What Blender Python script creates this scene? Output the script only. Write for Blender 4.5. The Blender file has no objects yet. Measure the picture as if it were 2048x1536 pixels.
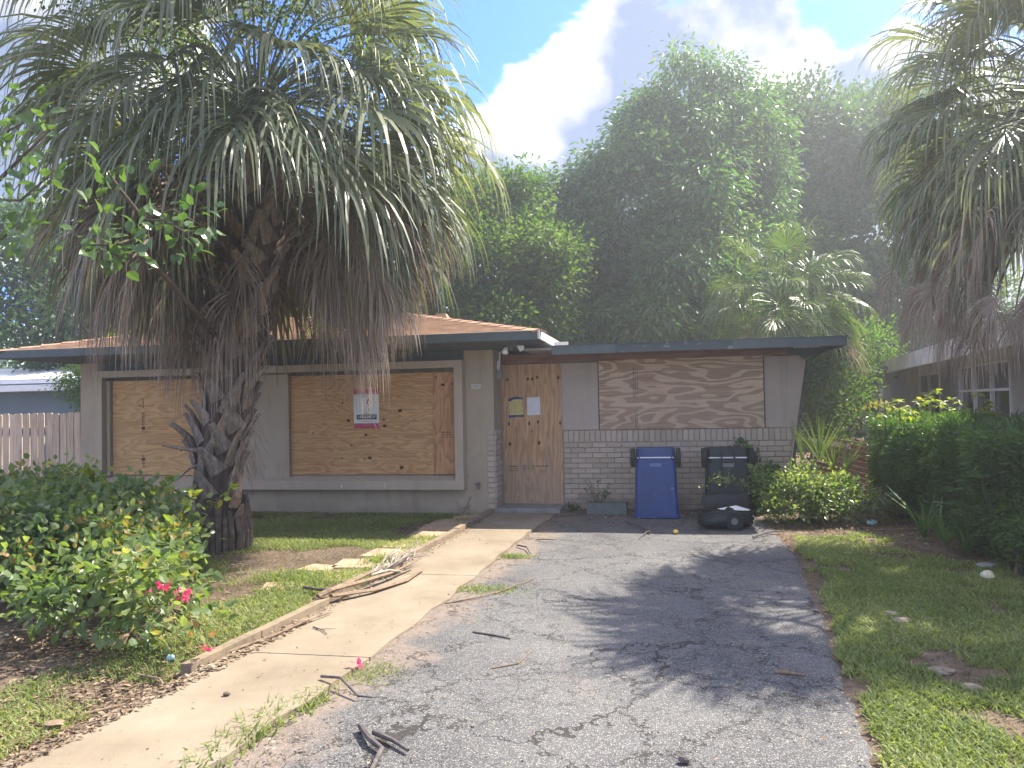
import bpy, math, random
import numpy as np
from mathutils import Vector
random.seed(7); rng = np.random.default_rng(7)
R = math.radians
S = bpy.context.scene
COL = S.collection

# ------------------------------------------------------------ camera, sky, sun, exposure
cam = bpy.data.cameras.new('camera'); camo = bpy.data.objects.new('camera', cam); COL.objects.link(camo)
S.camera = camo
cam.sensor_fit = 'HORIZONTAL'; cam.sensor_width = 36.0; cam.lens = 36.0 * 1550 / 2048
cam.clip_start = 0.05; cam.clip_end = 1500
camo.location = (0, -11.4, 1.55)
yaw, pitch, roll = R(11), R(1.55), R(1.15)
fw = Vector((-math.sin(yaw) * math.cos(pitch), math.cos(yaw) * math.cos(pitch), math.sin(pitch)))
rt = Vector((math.cos(yaw), math.sin(yaw), 0)); up = rt.cross(fw)
rt2 = rt * math.cos(roll) - up * math.sin(roll); up2 = up * math.cos(roll) + rt * math.sin(roll)
from mathutils import Matrix
camo.matrix_world = Matrix(((rt2.x, up2.x, -fw.x, 0), (rt2.y, up2.y, -fw.y, -11.4), (rt2.z, up2.z, -fw.z, 1.55), (0, 0, 0, 1)))

SUN = Vector((1.47, 1.39, 2.5)).normalized()
sun = bpy.data.lights.new('sun', 'SUN'); suno = bpy.data.objects.new('sun', sun); COL.objects.link(suno)
sun.energy = 2.5; sun.angle = R(0.55); sun.color = (1.0, .93, .80)
suno.rotation_euler = SUN.to_track_quat('Z', 'Y').to_euler(); suno.location = (20, 20, 30)
S.view_settings.view_transform = 'Standard'; S.view_settings.look = 'None'
S.view_settings.exposure = 2.5; S.view_settings.gamma = 1.0
S.view_settings.use_curve_mapping = False

W = bpy.data.worlds.new('World'); S.world = W; W.use_nodes = True
SKYSTR = 0.15
def build_world():
    nt = W.node_tree; nt.nodes.clear(); N = nt.nodes.new; L = nt.links.new
    out = N('ShaderNodeOutputWorld'); bg = N('ShaderNodeBackground'); L(bg.outputs[0], out.inputs[0])
    bg.inputs[1].default_value = SKYSTR
    sky = N('ShaderNodeTexSky'); sky.sky_type = 'NISHITA'; sky.sun_disc = False
    sky.sun_elevation = math.asin(SUN.z); sky.sun_rotation = math.atan2(SUN.x, SUN.y)
    sky.air_density = 1.0; sky.dust_density = .6; sky.ozone_density = 2.0
    tc = N('ShaderNodeTexCoord')
    mp = N('ShaderNodeMapping'); mp.inputs['Scale'].default_value = (1, 1, 1.7); L(tc.outputs['Generated'], mp.inputs[0])
    n1 = N('ShaderNodeTexNoise'); n1.inputs['Scale'].default_value = 4.2; n1.inputs['Detail'].default_value = 9; n1.inputs['Roughness'].default_value = .56
    n1.inputs['Distortion'].default_value = .25
    L(mp.outputs[0], n1.inputs[0])
    cc = N('ShaderNodeMapRange'); cc.clamp = False; L(n1.outputs[0], cc.inputs[0]); cc.inputs[1].default_value = 0; cc.inputs[2].default_value = 1; cc.inputs[3].default_value = -.9; cc.inputs[4].default_value = 2.0
    cur = cc.outputs[0]
    def lobe(d, ang, amt, cur):
        d = Vector(d).normalized()
        dp = N('ShaderNodeVectorMath'); dp.operation = 'DOT_PRODUCT'; L(tc.outputs['Generated'], dp.inputs[0]); dp.inputs[1].default_value = d
        mr = N('ShaderNodeMapRange'); mr.interpolation_type = 'SMOOTHSTEP'; L(dp.outputs['Value'], mr.inputs[0])
        mr.inputs[1].default_value = math.cos(R(ang)); mr.inputs[2].default_value = 1.0
        mr.inputs[3].default_value = 0; mr.inputs[4].default_value = amt
        a = N('ShaderNodeMath'); a.operation = 'ADD'; L(cur, a.inputs[0]); L(mr.outputs[0], a.inputs[1]); return a.outputs[0]
    def px(x, y):
        return tuple(fw + rt2 * ((x - 1024) / 1550) - up2 * ((y - 768) / 1550))
    cov = cur
    for (x, y, a, amt) in SKYLOBES: cov = lobe(px(x, y), a, amt, cov)
    mr = N('ShaderNodeMapRange'); mr.interpolation_type = 'SMOOTHSTEP'; L(cov, mr.inputs[0])
    mr.inputs[1].default_value = .36; mr.inputs[2].default_value = .60
    # brightness of the cloud
    n2 = N('ShaderNodeTexNoise'); n2.inputs['Scale'].default_value = 6.5; n2.inputs['Detail'].default_value = 8; n2.inputs['Roughness'].default_value = .5
    mp2 = N('ShaderNodeMapping'); mp2.inputs['Location'].default_value = (3.1, 1.2, 4.2); L(tc.outputs['Generated'], mp2.inputs[0]); L(mp2.outputs[0], n2.inputs[0])
    cb = N('ShaderNodeMapRange'); cb.clamp = False; L(n2.outputs[0], cb.inputs[0]); cb.inputs[1].default_value = 0; cb.inputs[2].default_value = 1; cb.inputs[3].default_value = -.55; cb.inputs[4].default_value = 2.05
    br = cb.outputs[0]
    for (x, y, a, amt) in BRLOBES: br = lobe(px(x, y), a, amt, br)
    # thin edges of the cloud are brighter
    ed = N('ShaderNodeMapRange'); L(cov, ed.inputs[0]); ed.inputs[1].default_value = .46; ed.inputs[2].default_value = .72; ed.inputs[3].default_value = .15; ed.inputs[4].default_value = -.05
    ad = N('ShaderNodeMath'); ad.operation = 'ADD'; L(br, ad.inputs[0]); L(ed.outputs[0], ad.inputs[1])
    cr = N('ShaderNodeValToRGB'); L(ad.outputs[0], cr.inputs[0])
    e = cr.color_ramp.elements; e[0].position = .40; e[0].color = (.42, .55, .86, 1); e[1].position = 1.0; e[1].color = (3.0, 2.9, 2.7, 1)
    m = cr.color_ramp.elements.new(.62); m.color = (1.05, 1.08, 1.20, 1)
    # below the horizon no cloud
    mx = N('ShaderNodeMix'); mx.data_type = 'RGBA'; L(mr.outputs[0], mx.inputs[0]); sm = N('ShaderNodeMix'); sm.data_type = 'RGBA'; sm.blend_type = 'MULTIPLY'; sm.inputs[0].default_value = 1; sm.inputs[7].default_value = (.11, .24, .58, 1); L(sky.outputs[0], sm.inputs[6]); L(sm.outputs[2], mx.inputs[6]); L(cr.outputs[0], mx.inputs[7])
    L(mx.outputs[2], bg.inputs[0])
SKYLOBES = [(885, 50, 12.5, -.85), (970, 20, 5, -.25), (965, 190, 7, .40), (1250, 220, 20, .34), (1681, 0, 4.5, -.5), (1540, 60, 10, .15),
            (620, 0, 9, -.35), (30, 100, 12, .3), (1900, 60, 16, .2), (200, 60, 9, .1)]
BRLOBES = [(1240, 190, 18, -.34), (1120, 330, 9, -.12), (940, 165, 6, .42), (1550, 120, 8, .30), (1640, 60, 7, .08), (1160, 40, 6, .25), (1130, 220, 5, .25), (1830, 60, 12, -.15), (1450, 20, 9, -.15), (1390, 120, 9, -.2)]
build_world()

# ------------------------------------------------------------ mesh helpers
def mesh_np(name, V, faces):
    """V (n,3); faces = list of integer arrays (m,k)"""
    V = np.asarray(V, dtype=np.float32)
    me = bpy.data.meshes.new(name)
    me.vertices.add(len(V)); me.vertices.foreach_set('co', V.ravel())
    tot = sum(f.size for f in faces); npoly = sum(len(f) for f in faces)
    me.loops.add(tot); me.loops.foreach_set('vertex_index', np.concatenate([f.ravel() for f in faces]).astype(np.int32))
    me.polygons.add(npoly)
    sizes = np.concatenate([np.full(len(f), f.shape[1]) for f in faces])
    st = np.concatenate([[0], np.cumsum(sizes)[:-1]])
    me.polygons.foreach_set('loop_start', st.astype(np.int32))
    me.update(calc_edges=True); me.validate(); me.shade_flat()
    return me
def wloc(o):
    v = Vector((0, 0, 0))
    while o: v = v + o.location; o = o.parent
    return v
def link(name, me, mat, parent=None, smooth=False, shift=True):
    if parent is not None and shift:
        w = wloc(parent); me.transform(Matrix.Translation(-w))
    o = bpy.data.objects.new(name, me); COL.objects.link(o)
    if mat is not None and len(me.materials) == 0: me.materials.append(mat)
    if parent is not None: o.parent = parent
    if smooth: me.shade_smooth()
    return o
def tag(o, label=None, cat=None, group=None, kind=None):
    if label: o['label'] = label
    if cat: o['category'] = cat
    if group: o['group'] = group
    if kind: o['kind'] = kind
    return o
def thing(name, label, cat, loc=(0, 0, 0), group=None):
    o = bpy.data.objects.new(name, None); COL.objects.link(o); o.location = loc; o.empty_display_size = .2
    return tag(o, label, cat, group)
def structE(name, loc=(0, 0, 0)):
    o = bpy.data.objects.new(name, None); COL.objects.link(o); o.location = loc; o['kind'] = 'structure'; return o

class MB:
    def __init__(s): s.v = []; s.f = {}; s.n = 0
    def add(s, V, F):
        V = np.asarray(V, float)
        for f in F:
            s.f.setdefault(len(f), []).append([i + s.n for i in f])
        s.v.append(V); s.n += len(V); return s
    def box(s, x0, x1, y0, y1, z0, z1, M=None):
        V = np.array([[x, y, z] for z in (z0, z1) for y in (y0, y1) for x in (x0, x1)], float)
        if M is not None: V = xf(V, M)
        return s.add(V, [[0, 2, 3, 1], [4, 5, 7, 6], [0, 1, 5, 4], [2, 6, 7, 3], [0, 4, 6, 2], [1, 3, 7, 5]])
    def bbox(s, x0, x1, y0, y1, z0, z1, b=.004, M=None):
        """box with bevelled vertical + front edges (front = -y)"""
        a = [(x0 + b, y0), (x1 - b, y0), (x1, y0 + b), (x1, y1), (x0, y1), (x0, y0 + b)]
        V = []
        for (z, ins) in ((z0, b), (z0 + b, 0), (z1 - b, 0), (z1, b)):
            for (x, y) in a:
                xx = min(max(x, x0 + ins), x1 - ins); yy = max(y, y0 + ins); V.append([xx, yy, z])
        F = []
        for k in range(3):
            for i in range(6):
                j = (i + 1) % 6; F.append([k * 6 + i, k * 6 + j, (k + 1) * 6 + j, (k + 1) * 6 + i])
        F.append([5, 4, 3, 2, 1, 0]); F.append([18, 19, 20, 21, 22, 23])
        V = np.array(V)
        if M is not None: V = xf(V, M)
        return s.add(V, F)
    def prism(s, pts, axis, a0, a1):
        """extrude polygon pts (2d) along axis"""
        n = len(pts); V = []
        for a in (a0, a1):
            for p in pts:
                if axis == 'y': V.append([p[0], a, p[1]])
                elif axis == 'z': V.append([p[0], p[1], a])
                else: V.append([a, p[0], p[1]])
        F = [list(range(n))[::-1] if axis != 'y' else list(range(n)), [n + i for i in range(n)] if axis != 'y' else [n + i for i in range(n)][::-1]]
        for i in range(n):
            j = (i + 1) % n
            q = [i, j, n + j, n + i]
            F.append(q if axis != 'y' else q[::-1])
        return s.add(V, F)
    def poly(s, pts):
        return s.add(pts, [list(range(len(pts)))])
    def tube(s, P, r, n=8, cap=True, flat=1.0):
        P = [np.asarray(p, float) for p in P]; m = len(P)
        if not hasattr(r, '__len__'): r = [r] * m
        V = []; ref = None
        for i in range(m):
            d = P[min(i + 1, m - 1)] - P[max(i - 1, 0)]; d /= (np.linalg.norm(d) + 1e-9)
            if ref is None: ref = np.array([0, 0, 1.]) if abs(d[2]) < .9 else np.array([1., 0, 0])
            a = np.cross(d, ref); a /= (np.linalg.norm(a) + 1e-9); b = np.cross(a, d); ref = b
            for k in range(n):
                t = 2 * math.pi * k / n; V.append(P[i] + r[i] * (math.cos(t) * a + flat * math.sin(t) * b))
        F = []
        for i in range(m - 1):
            for k in range(n):
                k2 = (k + 1) % n; F.append([i * n + k, i * n + k2, (i + 1) * n + k2, (i + 1) * n + k])
        if cap: F.append(list(range(n))[::-1]); F.append([(m - 1) * n + k for k in range(n)])
        return s.add(V, F)
    def build(s, name, mat, parent=None, smooth=False):
        me = mesh_np(name, np.concatenate(s.v), [np.array(f) for f in s.f.values()])
        return link(name, me, mat, parent, smooth)
def xf(V, M):
    V = np.asarray(V, float); M = np.array(M); return V @ M[:3, :3].T + M[:3, 3]
def rotz(a, c=(0, 0, 0)):
    return Matrix.Translation(c) @ Matrix.Rotation(a, 4, 'Z')

# instancing a template onto frames, all numpy
def inst(tv, tf, P, D, Nn, s, wr=None):
    """P,D,Nn (n,3), s (n,) length scale, wr (n,) width ratio"""
    n = len(P)
    X = D / (np.linalg.norm(D, axis=1, keepdims=True) + 1e-9)
    Z = Nn - (Nn * X).sum(1, keepdims=True) * X; Z /= (np.linalg.norm(Z, axis=1, keepdims=True) + 1e-9)
    Y = np.cross(Z, X)
    if wr is None: wr = np.ones(n)
    tv = np.asarray(tv, float)
    V = (P[:, None, :] + (s[:, None] * tv[None, :, 0])[..., None] * X[:, None, :]
         + ((s * wr)[:, None] * tv[None, :, 1])[..., None] * Y[:, None, :]
         + (s[:, None] * tv[None, :, 2])[..., None] * Z[:, None, :])
    k = len(tv); V = V.reshape(-1, 3)
    off = (np.arange(n) * k)
    F = []
    for f in tf: 
        F.append((np.array(f)[None, :] + off[:, None]))
    # group by size
    g = {}
    for f in F: g.setdefault(f.shape[1], []).append(f)
    return V, [np.concatenate(x) for x in g.values()]
LEAF4 = ([(0, 0, 0), (.45, .5, .06), (1, 0, -.06), (.45, -.5, .06), (.5, 0, 0)], [(0, 4, 1), (4, 2, 1), (0, 3, 4), (4, 3, 2)])
LEAF2 = ([(0, 0, 0), (.5, .5, .04), (1, 0, -.05), (.5, -.5, .04)], [(0, 2, 1), (0, 3, 2)])
LEAF8 = ([(0, 0, 0), (.22, .42, .07), (.6, .40, .05), (1, 0, -.12), (.6, -.40, .05), (.22, -.42, .07), (.25, 0, 0), (.62, 0, -.01)],
         [(0, 6, 1), (6, 7, 2, 1), (7, 3, 2), (0, 5, 6), (6, 5, 4, 7), (7, 4, 3)])
BLADE = ([(0, -.5, 0), (0, .5, 0), (.55, -.38, .10), (.55, .38, .10), (1, 0, -.02)], [(0, 2, 3, 1), (2, 4, 3)])
def rdir(n): 
    v = rng.normal(size=(n, 3)); return v / np.linalg.norm(v, axis=1, keepdims=True)
def merge(parts):
    V = []; G = {}; off = 0
    for v, fs in parts:
        V.append(v)
        for f in fs: G.setdefault(f.shape[1], []).append(f + off)
        off += len(v)
    return np.concatenate(V), [np.concatenate(x) for x in G.values()]

# ------------------------------------------------------------ materials
MATS = {}
class NT:
    def __init__(s, name):
        s.m = bpy.data.materials.new(name); s.m.use_nodes = True; s.nt = s.m.node_tree; s.nt.nodes.clear()
        s.out = s.N('ShaderNodeOutputMaterial')
    def N(s, t, **kw):
        n = s.nt.nodes.new(t)
        for k, v in kw.items(): setattr(n, k, v)
        return n
    def L(s, a, b): s.nt.links.new(a, b)
    def val(s, inp, v):
        if hasattr(v, 'links') or hasattr(v, 'is_output') : s.L(v, inp)
        else:
            if hasattr(inp.default_value, '__len__') and not hasattr(v, '__len__'): v = (v,) * len(inp.default_value)
            if hasattr(v, '__len__') and len(v) == 3 and len(inp.default_value) == 4: v = (*v, 1)
            inp.default_value = v
    def coord(s, kind='Object', scale=(1, 1, 1), loc=(0, 0, 0), rot=(0, 0, 0), world=False):
        if world: src = s.N('ShaderNodeNewGeometry').outputs['Position']
        else: src = s.N('ShaderNodeTexCoord').outputs[kind]
        mp = s.N('ShaderNodeMapping'); s.L(src, mp.inputs[0]); mp.inputs['Scale'].default_value = scale; mp.inputs['Location'].default_value = loc
        mp.inputs['Rotation'].default_value = rot
        return mp.outputs[0]
    def noise(s, co, scale=5, detail=4, rough=.5, dist=0, out=0):
        n = s.N('ShaderNodeTexNoise'); s.L(co, n.inputs[0]); n.inputs['Scale'].default_value = scale; n.inputs['Detail'].default_value = detail
        n.inputs['Roughness'].default_value = rough; n.inputs['Distortion'].default_value = dist; return n.outputs[out]
    def vor(s, co, scale=5, feat='F1', out='Distance', rand=1):
        n = s.N('ShaderNodeTexVoronoi', feature=feat); s.L(co, n.inputs[0]); n.inputs['Scale'].default_value = scale; n.inputs['Randomness'].default_value = rand
        return n.outputs[out]
    def math(s, op, a, b=0, clamp=False):
        n = s.N('ShaderNodeMath', operation=op, use_clamp=clamp); s.val(n.inputs[0], a); s.val(n.inputs[1], b); return n.outputs[0]
    def mr(s, v, a, b, c=0, d=1, smooth=True):
        n = s.N('ShaderNodeMapRange'); n.interpolation_type = 'SMOOTHSTEP' if smooth else 'LINEAR'; s.val(n.inputs[0], v)
        for i, q in enumerate((a, b, c, d)): n.inputs[i + 1].default_value = q
        return n.outputs[0]
    def mix(s, f, a, b, mode='MIX'):
        n = s.N('ShaderNodeMix', data_type='RGBA', blend_type=mode); s.val(n.inputs[0], f); s.val(n.inputs[6], a); s.val(n.inputs[7], b); return n.outputs[2]
    def ramp(s, v, stops):
        n = s.N('ShaderNodeValToRGB'); s.val(n.inputs[0], v); cr = n.color_ramp
        while len(cr.elements) < len(stops): cr.elements.new(.5)
        for e, (p, c) in zip(cr.elements, stops): e.position = p; e.color = (*c, 1) if len(c) == 3 else c
        return n.outputs[0]
    def sep(s, co):
        n = s.N('ShaderNodeSeparateXYZ'); s.L(co, n.inputs[0]); return n.outputs
    def bump(s, h, strength=.3, dist=.01, prev=None):
        n = s.N('ShaderNodeBump'); s.val(n.inputs['Height'], h); n.inputs['Strength'].default_value = strength; n.inputs['Distance'].default_value = dist
        if prev is not None: s.L(prev, n.inputs['Normal'])
        return n.outputs[0]
    def bsdf(s, col, rough=.8, spec=.3, metal=0, nrm=None, trans=0, tcol=None):
        b = s.N('ShaderNodeBsdfPrincipled'); s.val(b.inputs['Base Color'], col); s.val(b.inputs['Roughness'], rough)
        b.inputs['Specular IOR Level'].default_value = spec; b.inputs['Metallic'].default_value = metal
        if nrm is not None: s.L(nrm, b.inputs['Normal'])
        o = b.outputs[0]
        if trans:
            t = s.N('ShaderNodeBsdfTranslucent'); s.val(t.inputs[0], tcol if tcol is not None else col)
            if nrm is not None: s.L(nrm, t.inputs['Normal'])
            mx = s.N('ShaderNodeMixShader'); mx.inputs[0].default_value = trans; s.L(o, mx.inputs[1]); s.L(t.outputs[0], mx.inputs[2]); o = mx.outputs[0]
        s.L(o, s.out.inputs[0]); return s.m

def leafmat(name, stops, trans=.45, tmul=(1.5, 1.6, .6), rough=.42, spec=.45, macro=.5):
    t = NT(name); g = t.N('ShaderNodeNewGeometry'); r = g.outputs['Random Per Island']
    big = t.noise(t.coord(world=True), macro, 3)
    f = t.math('ADD', t.math('MULTIPLY', r, .65), t.math('MULTIPLY', t.mr(big, .35, .65, 0, 1), .35))
    c = t.ramp(f, stops)
    tc = t.mix(1, c, (*tmul, 1), 'MULTIPLY')
    return t.bsdf(c, rough, spec, trans=trans, tcol=tc)
def plain(name, col, rough=.7, spec=.3, metal=0, var=.15, scale=6, bump=0, bs=60):
    t = NT(name); co = t.coord(world=True); n = t.noise(co, scale, 6, .6)
    lo = tuple(c * (1 - var) for c in col); hi = tuple(min(1, c * (1 + var)) for c in col)
    c = t.ramp(n, [(.3, lo), (.7, hi)])
    nr = t.bump(t.noise(co, bs, 4), bump, .01) if bump else None
    return t.bsdf(c, rough, spec, metal, nr)

def plymat(name, axis, lo, hi, freq=11, weather=None, grey=(.30, .28, .25), stretch=5.0, seed=0., contrast=1.0, bold=False):
    """rotary cut plywood: contour bands of a stretched noise. axis = grain axis 'x' or 'z'"""
    t = NT(name)
    sc = (1.0, 1.0, stretch) if axis == 'x' else (stretch, 1.0, 1.0)
    co = t.coord(scale=sc, loc=(seed, seed * .7, seed * 1.3))
    base = t.noise(co, .55 if not bold else .5, 3.0, .45, .15)
    wig = t.noise(co, 9, 3, .6)
    v = t.math('ADD', t.math('MULTIPLY', base, freq), t.math('MULTIPLY', wig, .22))
    fr = t.math('FRACT', v)
    tri = t.mr(fr, 0, .78, 0, 1, True); tri2 = t.mr(fr, .84, 1.0, 1, 0, False)
    band = t.math('MULTIPLY', tri, tri2)
    col = t.ramp(band, [(.0, hi), (.55, tuple((a * .6 + b * .4) for a, b in zip(hi, lo))), (1, lo)]) if not bold else t.ramp(band, [(.0, hi), (.35, hi), (.6, lo), (1, lo)])
    sc2 = (1.2, 1, 90) if axis == 'x' else (90, 1, 1.2)
    fib = t.noise(t.coord(scale=sc2), 1.0, 4, .6)
    col = t.mix(.45 * contrast, col, t.ramp(fib, [(.3, tuple(c * .62 for c in lo)), (.7, tuple(min(1, c * 1.15) for c in hi))]), 'MIX')
    big = t.noise(t.coord(loc=(seed, 0, 3)), 1.3, 3)
    col = t.mix(t.mr(big, .4, .7, 0, .35), col, t.mix(1, col, (.86, .68, .55, 1), 'MULTIPLY'))
    if weather:
        col = weather(t, col, grey)
    nr = t.bump(fib, .25, .002)
    return t.bsdf(col, .82, .2, nrm=nr)

OR_L, OR_H = (.38, .205, .085), (.60, .37, .17)
M = {}
def build_mats():
    M['ply_or'] = plymat('plywood_orange', 'x', OR_L, OR_H, 24, seed=2.3)
    M['ply_or2'] = plymat('plywood_orange_left', 'x', (.40, .24, .10), (.62, .40, .19), 19, seed=7.1)
    M['ply_v'] = plymat('plywood_narrow', 'z', (.33, .175, .08), (.58, .34, .17), 15, seed=4.4)
    def wdoor(t, col, grey):
        x, y, z = t.sep(t.coord())
        n = t.noise(t.coord(scale=(3, 1, .8)), 1.6, 5, .6)
        a = t.math('ADD', t.mr(x, -1.80, -1.50, 0, .5, False), t.mr(z, .9, .05, 0, .45, False))
        f = t.mr(t.math('ADD', a, n), .95, 1.25)
        return t.mix(t.math('MULTIPLY', f, .55), col, t.mix(.5, t.mix(1, col, (.55, .62, .72, 1), 'MULTIPLY'), grey))
    M['ply_door'] = plymat('plywood_door', 'z', (.36, .20, .09), (.62, .40, .22), 14, weather=wdoor, seed=1.1, stretch=6)
    def wwing(t, col, grey):
        x, y, z = t.sep(t.coord())
        n = t.noise(t.coord(scale=(1, 1, 2.2)), 2.2, 5, .65)
        f = t.mr(t.math('ADD', t.mr(z, 2.1, 1.2, 0, .55, False), n), .62, .95)
        return t.mix(t.math('MULTIPLY', f, .6), col, t.mix(.35, t.mix(1, col, (.80, .80, .78, 1), 'MULTIPLY'), grey))
    M['ply_wing'] = plymat('plywood_wing', 'x', (.27, .165, .105), (.66, .51, .36), 19, weather=wwing, grey=(.40, .35, .28), seed=5.7, stretch=3.6, bold=True)
    # stucco
    def stucco(name, col, streak=.25, low=True):
        t = NT(name); co = t.coord(world=True)
        n = t.noise(co, 1.1, 5, .6); n2 = t.noise(t.coord(world=True, scale=(5, 5, .5)), 1.0, 4, .6)
        c = t.ramp(n, [(.3, tuple(x * .86 for x in col)), (.7, tuple(x * 1.08 for x in col))])
        c = t.mix(t.mr(n2, .50, .72, 0, streak * 1.5), c, tuple(x * .55 for x in col)); n4 = t.noise(co, 4.5, 6, .7); c = t.mix(t.mr(n4, .56, .70, 0, .30), c, (col[0] * .62, col[1] * .66, col[2] * .66))
        z = t.sep(co)[2]
        if low:
            f = t.mr(t.math('ADD', z, t.math('MULTIPLY', t.noise(co, 3, 4), .35)), .16, .36, .32, 0)
            c = t.mix(f, c, (.12, .10, .08))
        sp = t.noise(co, 22, 3, .7); c = t.mix(t.mr(sp, .68, .76, 0, .4), c, tuple(x * .5 for x in col))
        nr = t.bump(t.noise(co, 170, 3, .7), .5, .004)
        return t.bsdf(c, .9, .15, nrm=nr)
    M['stucco'] = stucco('stucco_taupe', (.40, .335, .245))
    M['frame'] = stucco('surround_paint', (.43, .365, .27), .15, False)
    M['stucco_w'] = stucco('stucco_wing', (.44, .375, .315), .2, False)
    M['brick'] = plain('painted_brick', (.34, .295, .255), .85, .2, 0, .12, 9, .35, 90)
    # per brick tone
    t = NT('painted_brick_tone'); co = t.coord(world=True); oi = t.N('ShaderNodeObjectInfo')
    c = t.ramp(oi.outputs['Random'], [(0, (.38, .32, .25)), (.5, (.43, .365, .29)), (1, (.48, .41, .33))])
    c = t.mix(t.mr(t.noise(co, 14, 5, .7), .5, .8, 0, .45), c, (.20, .175, .15))
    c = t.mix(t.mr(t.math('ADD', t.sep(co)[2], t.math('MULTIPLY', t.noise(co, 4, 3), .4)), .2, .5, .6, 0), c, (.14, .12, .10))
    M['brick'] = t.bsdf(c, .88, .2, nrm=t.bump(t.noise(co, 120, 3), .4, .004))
    M['mortar'] = plain('mortar', (.32, .275, .215), .95, .1, 0, .2, 12)
    M['green'] = plain('fascia_slate', (.085, .115, .12), .6, .35, 0, .15, 4, .1)
    M['soffit'] = plain('soffit_slate', (.075, .10, .108), .65, .3, 0, .12, 3)
    M['greenlow'] = plain('fascia_dark', (.055, .085, .088), .6, .3, 0, .15, 4)
    t = NT('fascia_peeling'); co = t.coord(world=True); x = t.sep(co)[0]
    pl = t.noise(t.coord(world=True, scale=(1, 1, 3)), 5, 6, .65)
    c = t.mix(t.mr(pl, .60, .66), (.075, .10, .105), (.34, .34, .33))
    M['peel'] = t.bsdf(c, .75, .2)
    M['white_old_and_sunlit'] = plain('weathered_white_and_sunlit', (.62, .62, .60), .6, .3, 0, .12, 5)  # old white paint, also the painted-in sunlight of the side fascia
    M['beam'] = plymat('brown_beam', 'x', (.15, .07, .045), (.28, .145, .09), 6, seed=3.3, stretch=7)
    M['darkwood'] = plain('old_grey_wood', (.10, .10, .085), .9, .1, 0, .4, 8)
    # shingles
    t = NT('shingles'); co = t.coord(world=True); oi = t.noise(co, 5, 5, .7)
    cell = t.vor(t.coord(world=True, scale=(3.2, 7, 0)), 1.0, out='Color')
    c = t.ramp(oi, [(.3, (.28, .17, .115)), (.7, (.43, .28, .19))])
    c = t.mix(.35, c, t.mix(1, c, t.ramp(t.sep(cell)[0], [(0, (.55, .5, .48)), (1, (1.25, 1.2, 1.15))]), 'MULTIPLY'))
    M['shingle'] = t.bsdf(c, .95, .1, nrm=t.bump(t.noise(co, 200, 2), .5, .004))
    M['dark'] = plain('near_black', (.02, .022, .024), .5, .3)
    # concrete walk
    t = NT('walk_concrete'); co = t.coord(world=True)
    n = t.noise(co, 1.6, 7, .65); n2 = t.noise(co, 12, 6, .7); n3 = t.noise(co, 240, 2, .6)
    c = t.ramp(n, [(.25, (.175, .14, .097)), (.5, (.245, .20, .145)), (.75, (.30, .255, .19))])
    c = t.mix(t.mr(n2, .52, .72, 0, .4), c, (.22, .175, .12))
    c = t.mix(t.mr(n3, .55, .7, 0, .35), c, (.25, .21, .15))
    v = t.vor(co, 14, out='Distance'); c = t.mix(t.mr(v, .035, .055, .8, 0), c, (.06, .04, .03))
    M['walk'] = t.bsdf(c, .9, .15, nrm=t.bump(n3, .4, .004))
    t = NT('kerb_concrete'); co = t.coord(world=True)
    c = t.ramp(t.noise(co, 6, 6, .7), [(.3, (.16, .12, .08)), (.55, (.25, .20, .14)), (.75, (.30, .19, .11))])
    M['kerb'] = t.bsdf(c, .9, .15, nrm=t.bump(t.noise(co, 90, 4), .6, .006))
    M['paver'] = plain('sand_paver', (.40, .30, .20), .9, .1, 0, .25, 5, .5, 60)
    M['greyconc'] = plain('grey_concrete', (.23, .23, .22), .9, .15, 0, .2, 7, .4, 80)
    # asphalt
    t = NT('asphalt'); co = t.coord(world=True)
    big = t.noise(co, .9, 5, .6); mid = t.noise(co, 5, 5, .65)
    c = t.ramp(big, [(.3, (.066, .065, .067)), (.7, (.115, .112, .110))])
    vc = t.vor(co, 96, out='Color'); vd = t.vor(co, 96, out='Distance')
    sel = t.sep(vc)[0]
    thr = t.math('ADD', t.mr(big, .35, .65, .0, .24), t.mr(mid, .3, .7, 0, .30))
    yfall = t.mr(t.sep(co)[1], -8.8, -3.0, .20, -.16, False)
    thr = t.math('ADD', thr, yfall)
    spk = t.math('MULTIPLY', t.math('LESS_THAN', sel, thr), t.mr(vd, .25, .42, 1, 0))
    tone = t.ramp(t.sep(vc)[1], [(0, (.20, .185, .155)), (1, (.47, .44, .37))])
    c = t.mix(t.math('MULTIPLY', spk, .9), c, tone)
    vc2 = t.vor(co, 190, out='Color'); c = t.mix(t.mr(t.sep(vc2)[0], .75, .8, 0, .5), c, (.30, .29, .28))
    # dusty soil washed over the left edge and worn patches
    x = t.sep(co)[0]; y = t.sep(co)[1]
    edge = t.math('ADD', t.math('SUBTRACT', x, t.math('MULTIPLY', y, .05)), t.math('MULTIPLY', t.noise(co, 2.4, 5, .6), -1.1))
    df = t.mr(edge, -1.93, -1.62, 1, 0)
    c = t.mix(t.math('MULTIPLY', df, .85), c, t.ramp(t.noise(co, 30, 5, .7), [(.3, (.15, .115, .092)), (.7, (.27, .215, .175))]))
    ws = t.mr(t.noise(t.coord(world=True, loc=(3, 1, 0)), 1.7, 5, .6), .60, .72, 0, .5); c = t.mix(ws, c, (.19, .165, .145))
    # cracks
    wob = t.noise(co, 7, 4, .7, out=1)
    ad = t.N('ShaderNodeVectorMath', operation='MULTIPLY_ADD'); t.L(wob, ad.inputs[0]); ad.inputs[1].default_value = (.5, .5, 0); t.L(co, ad.inputs[2])
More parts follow.
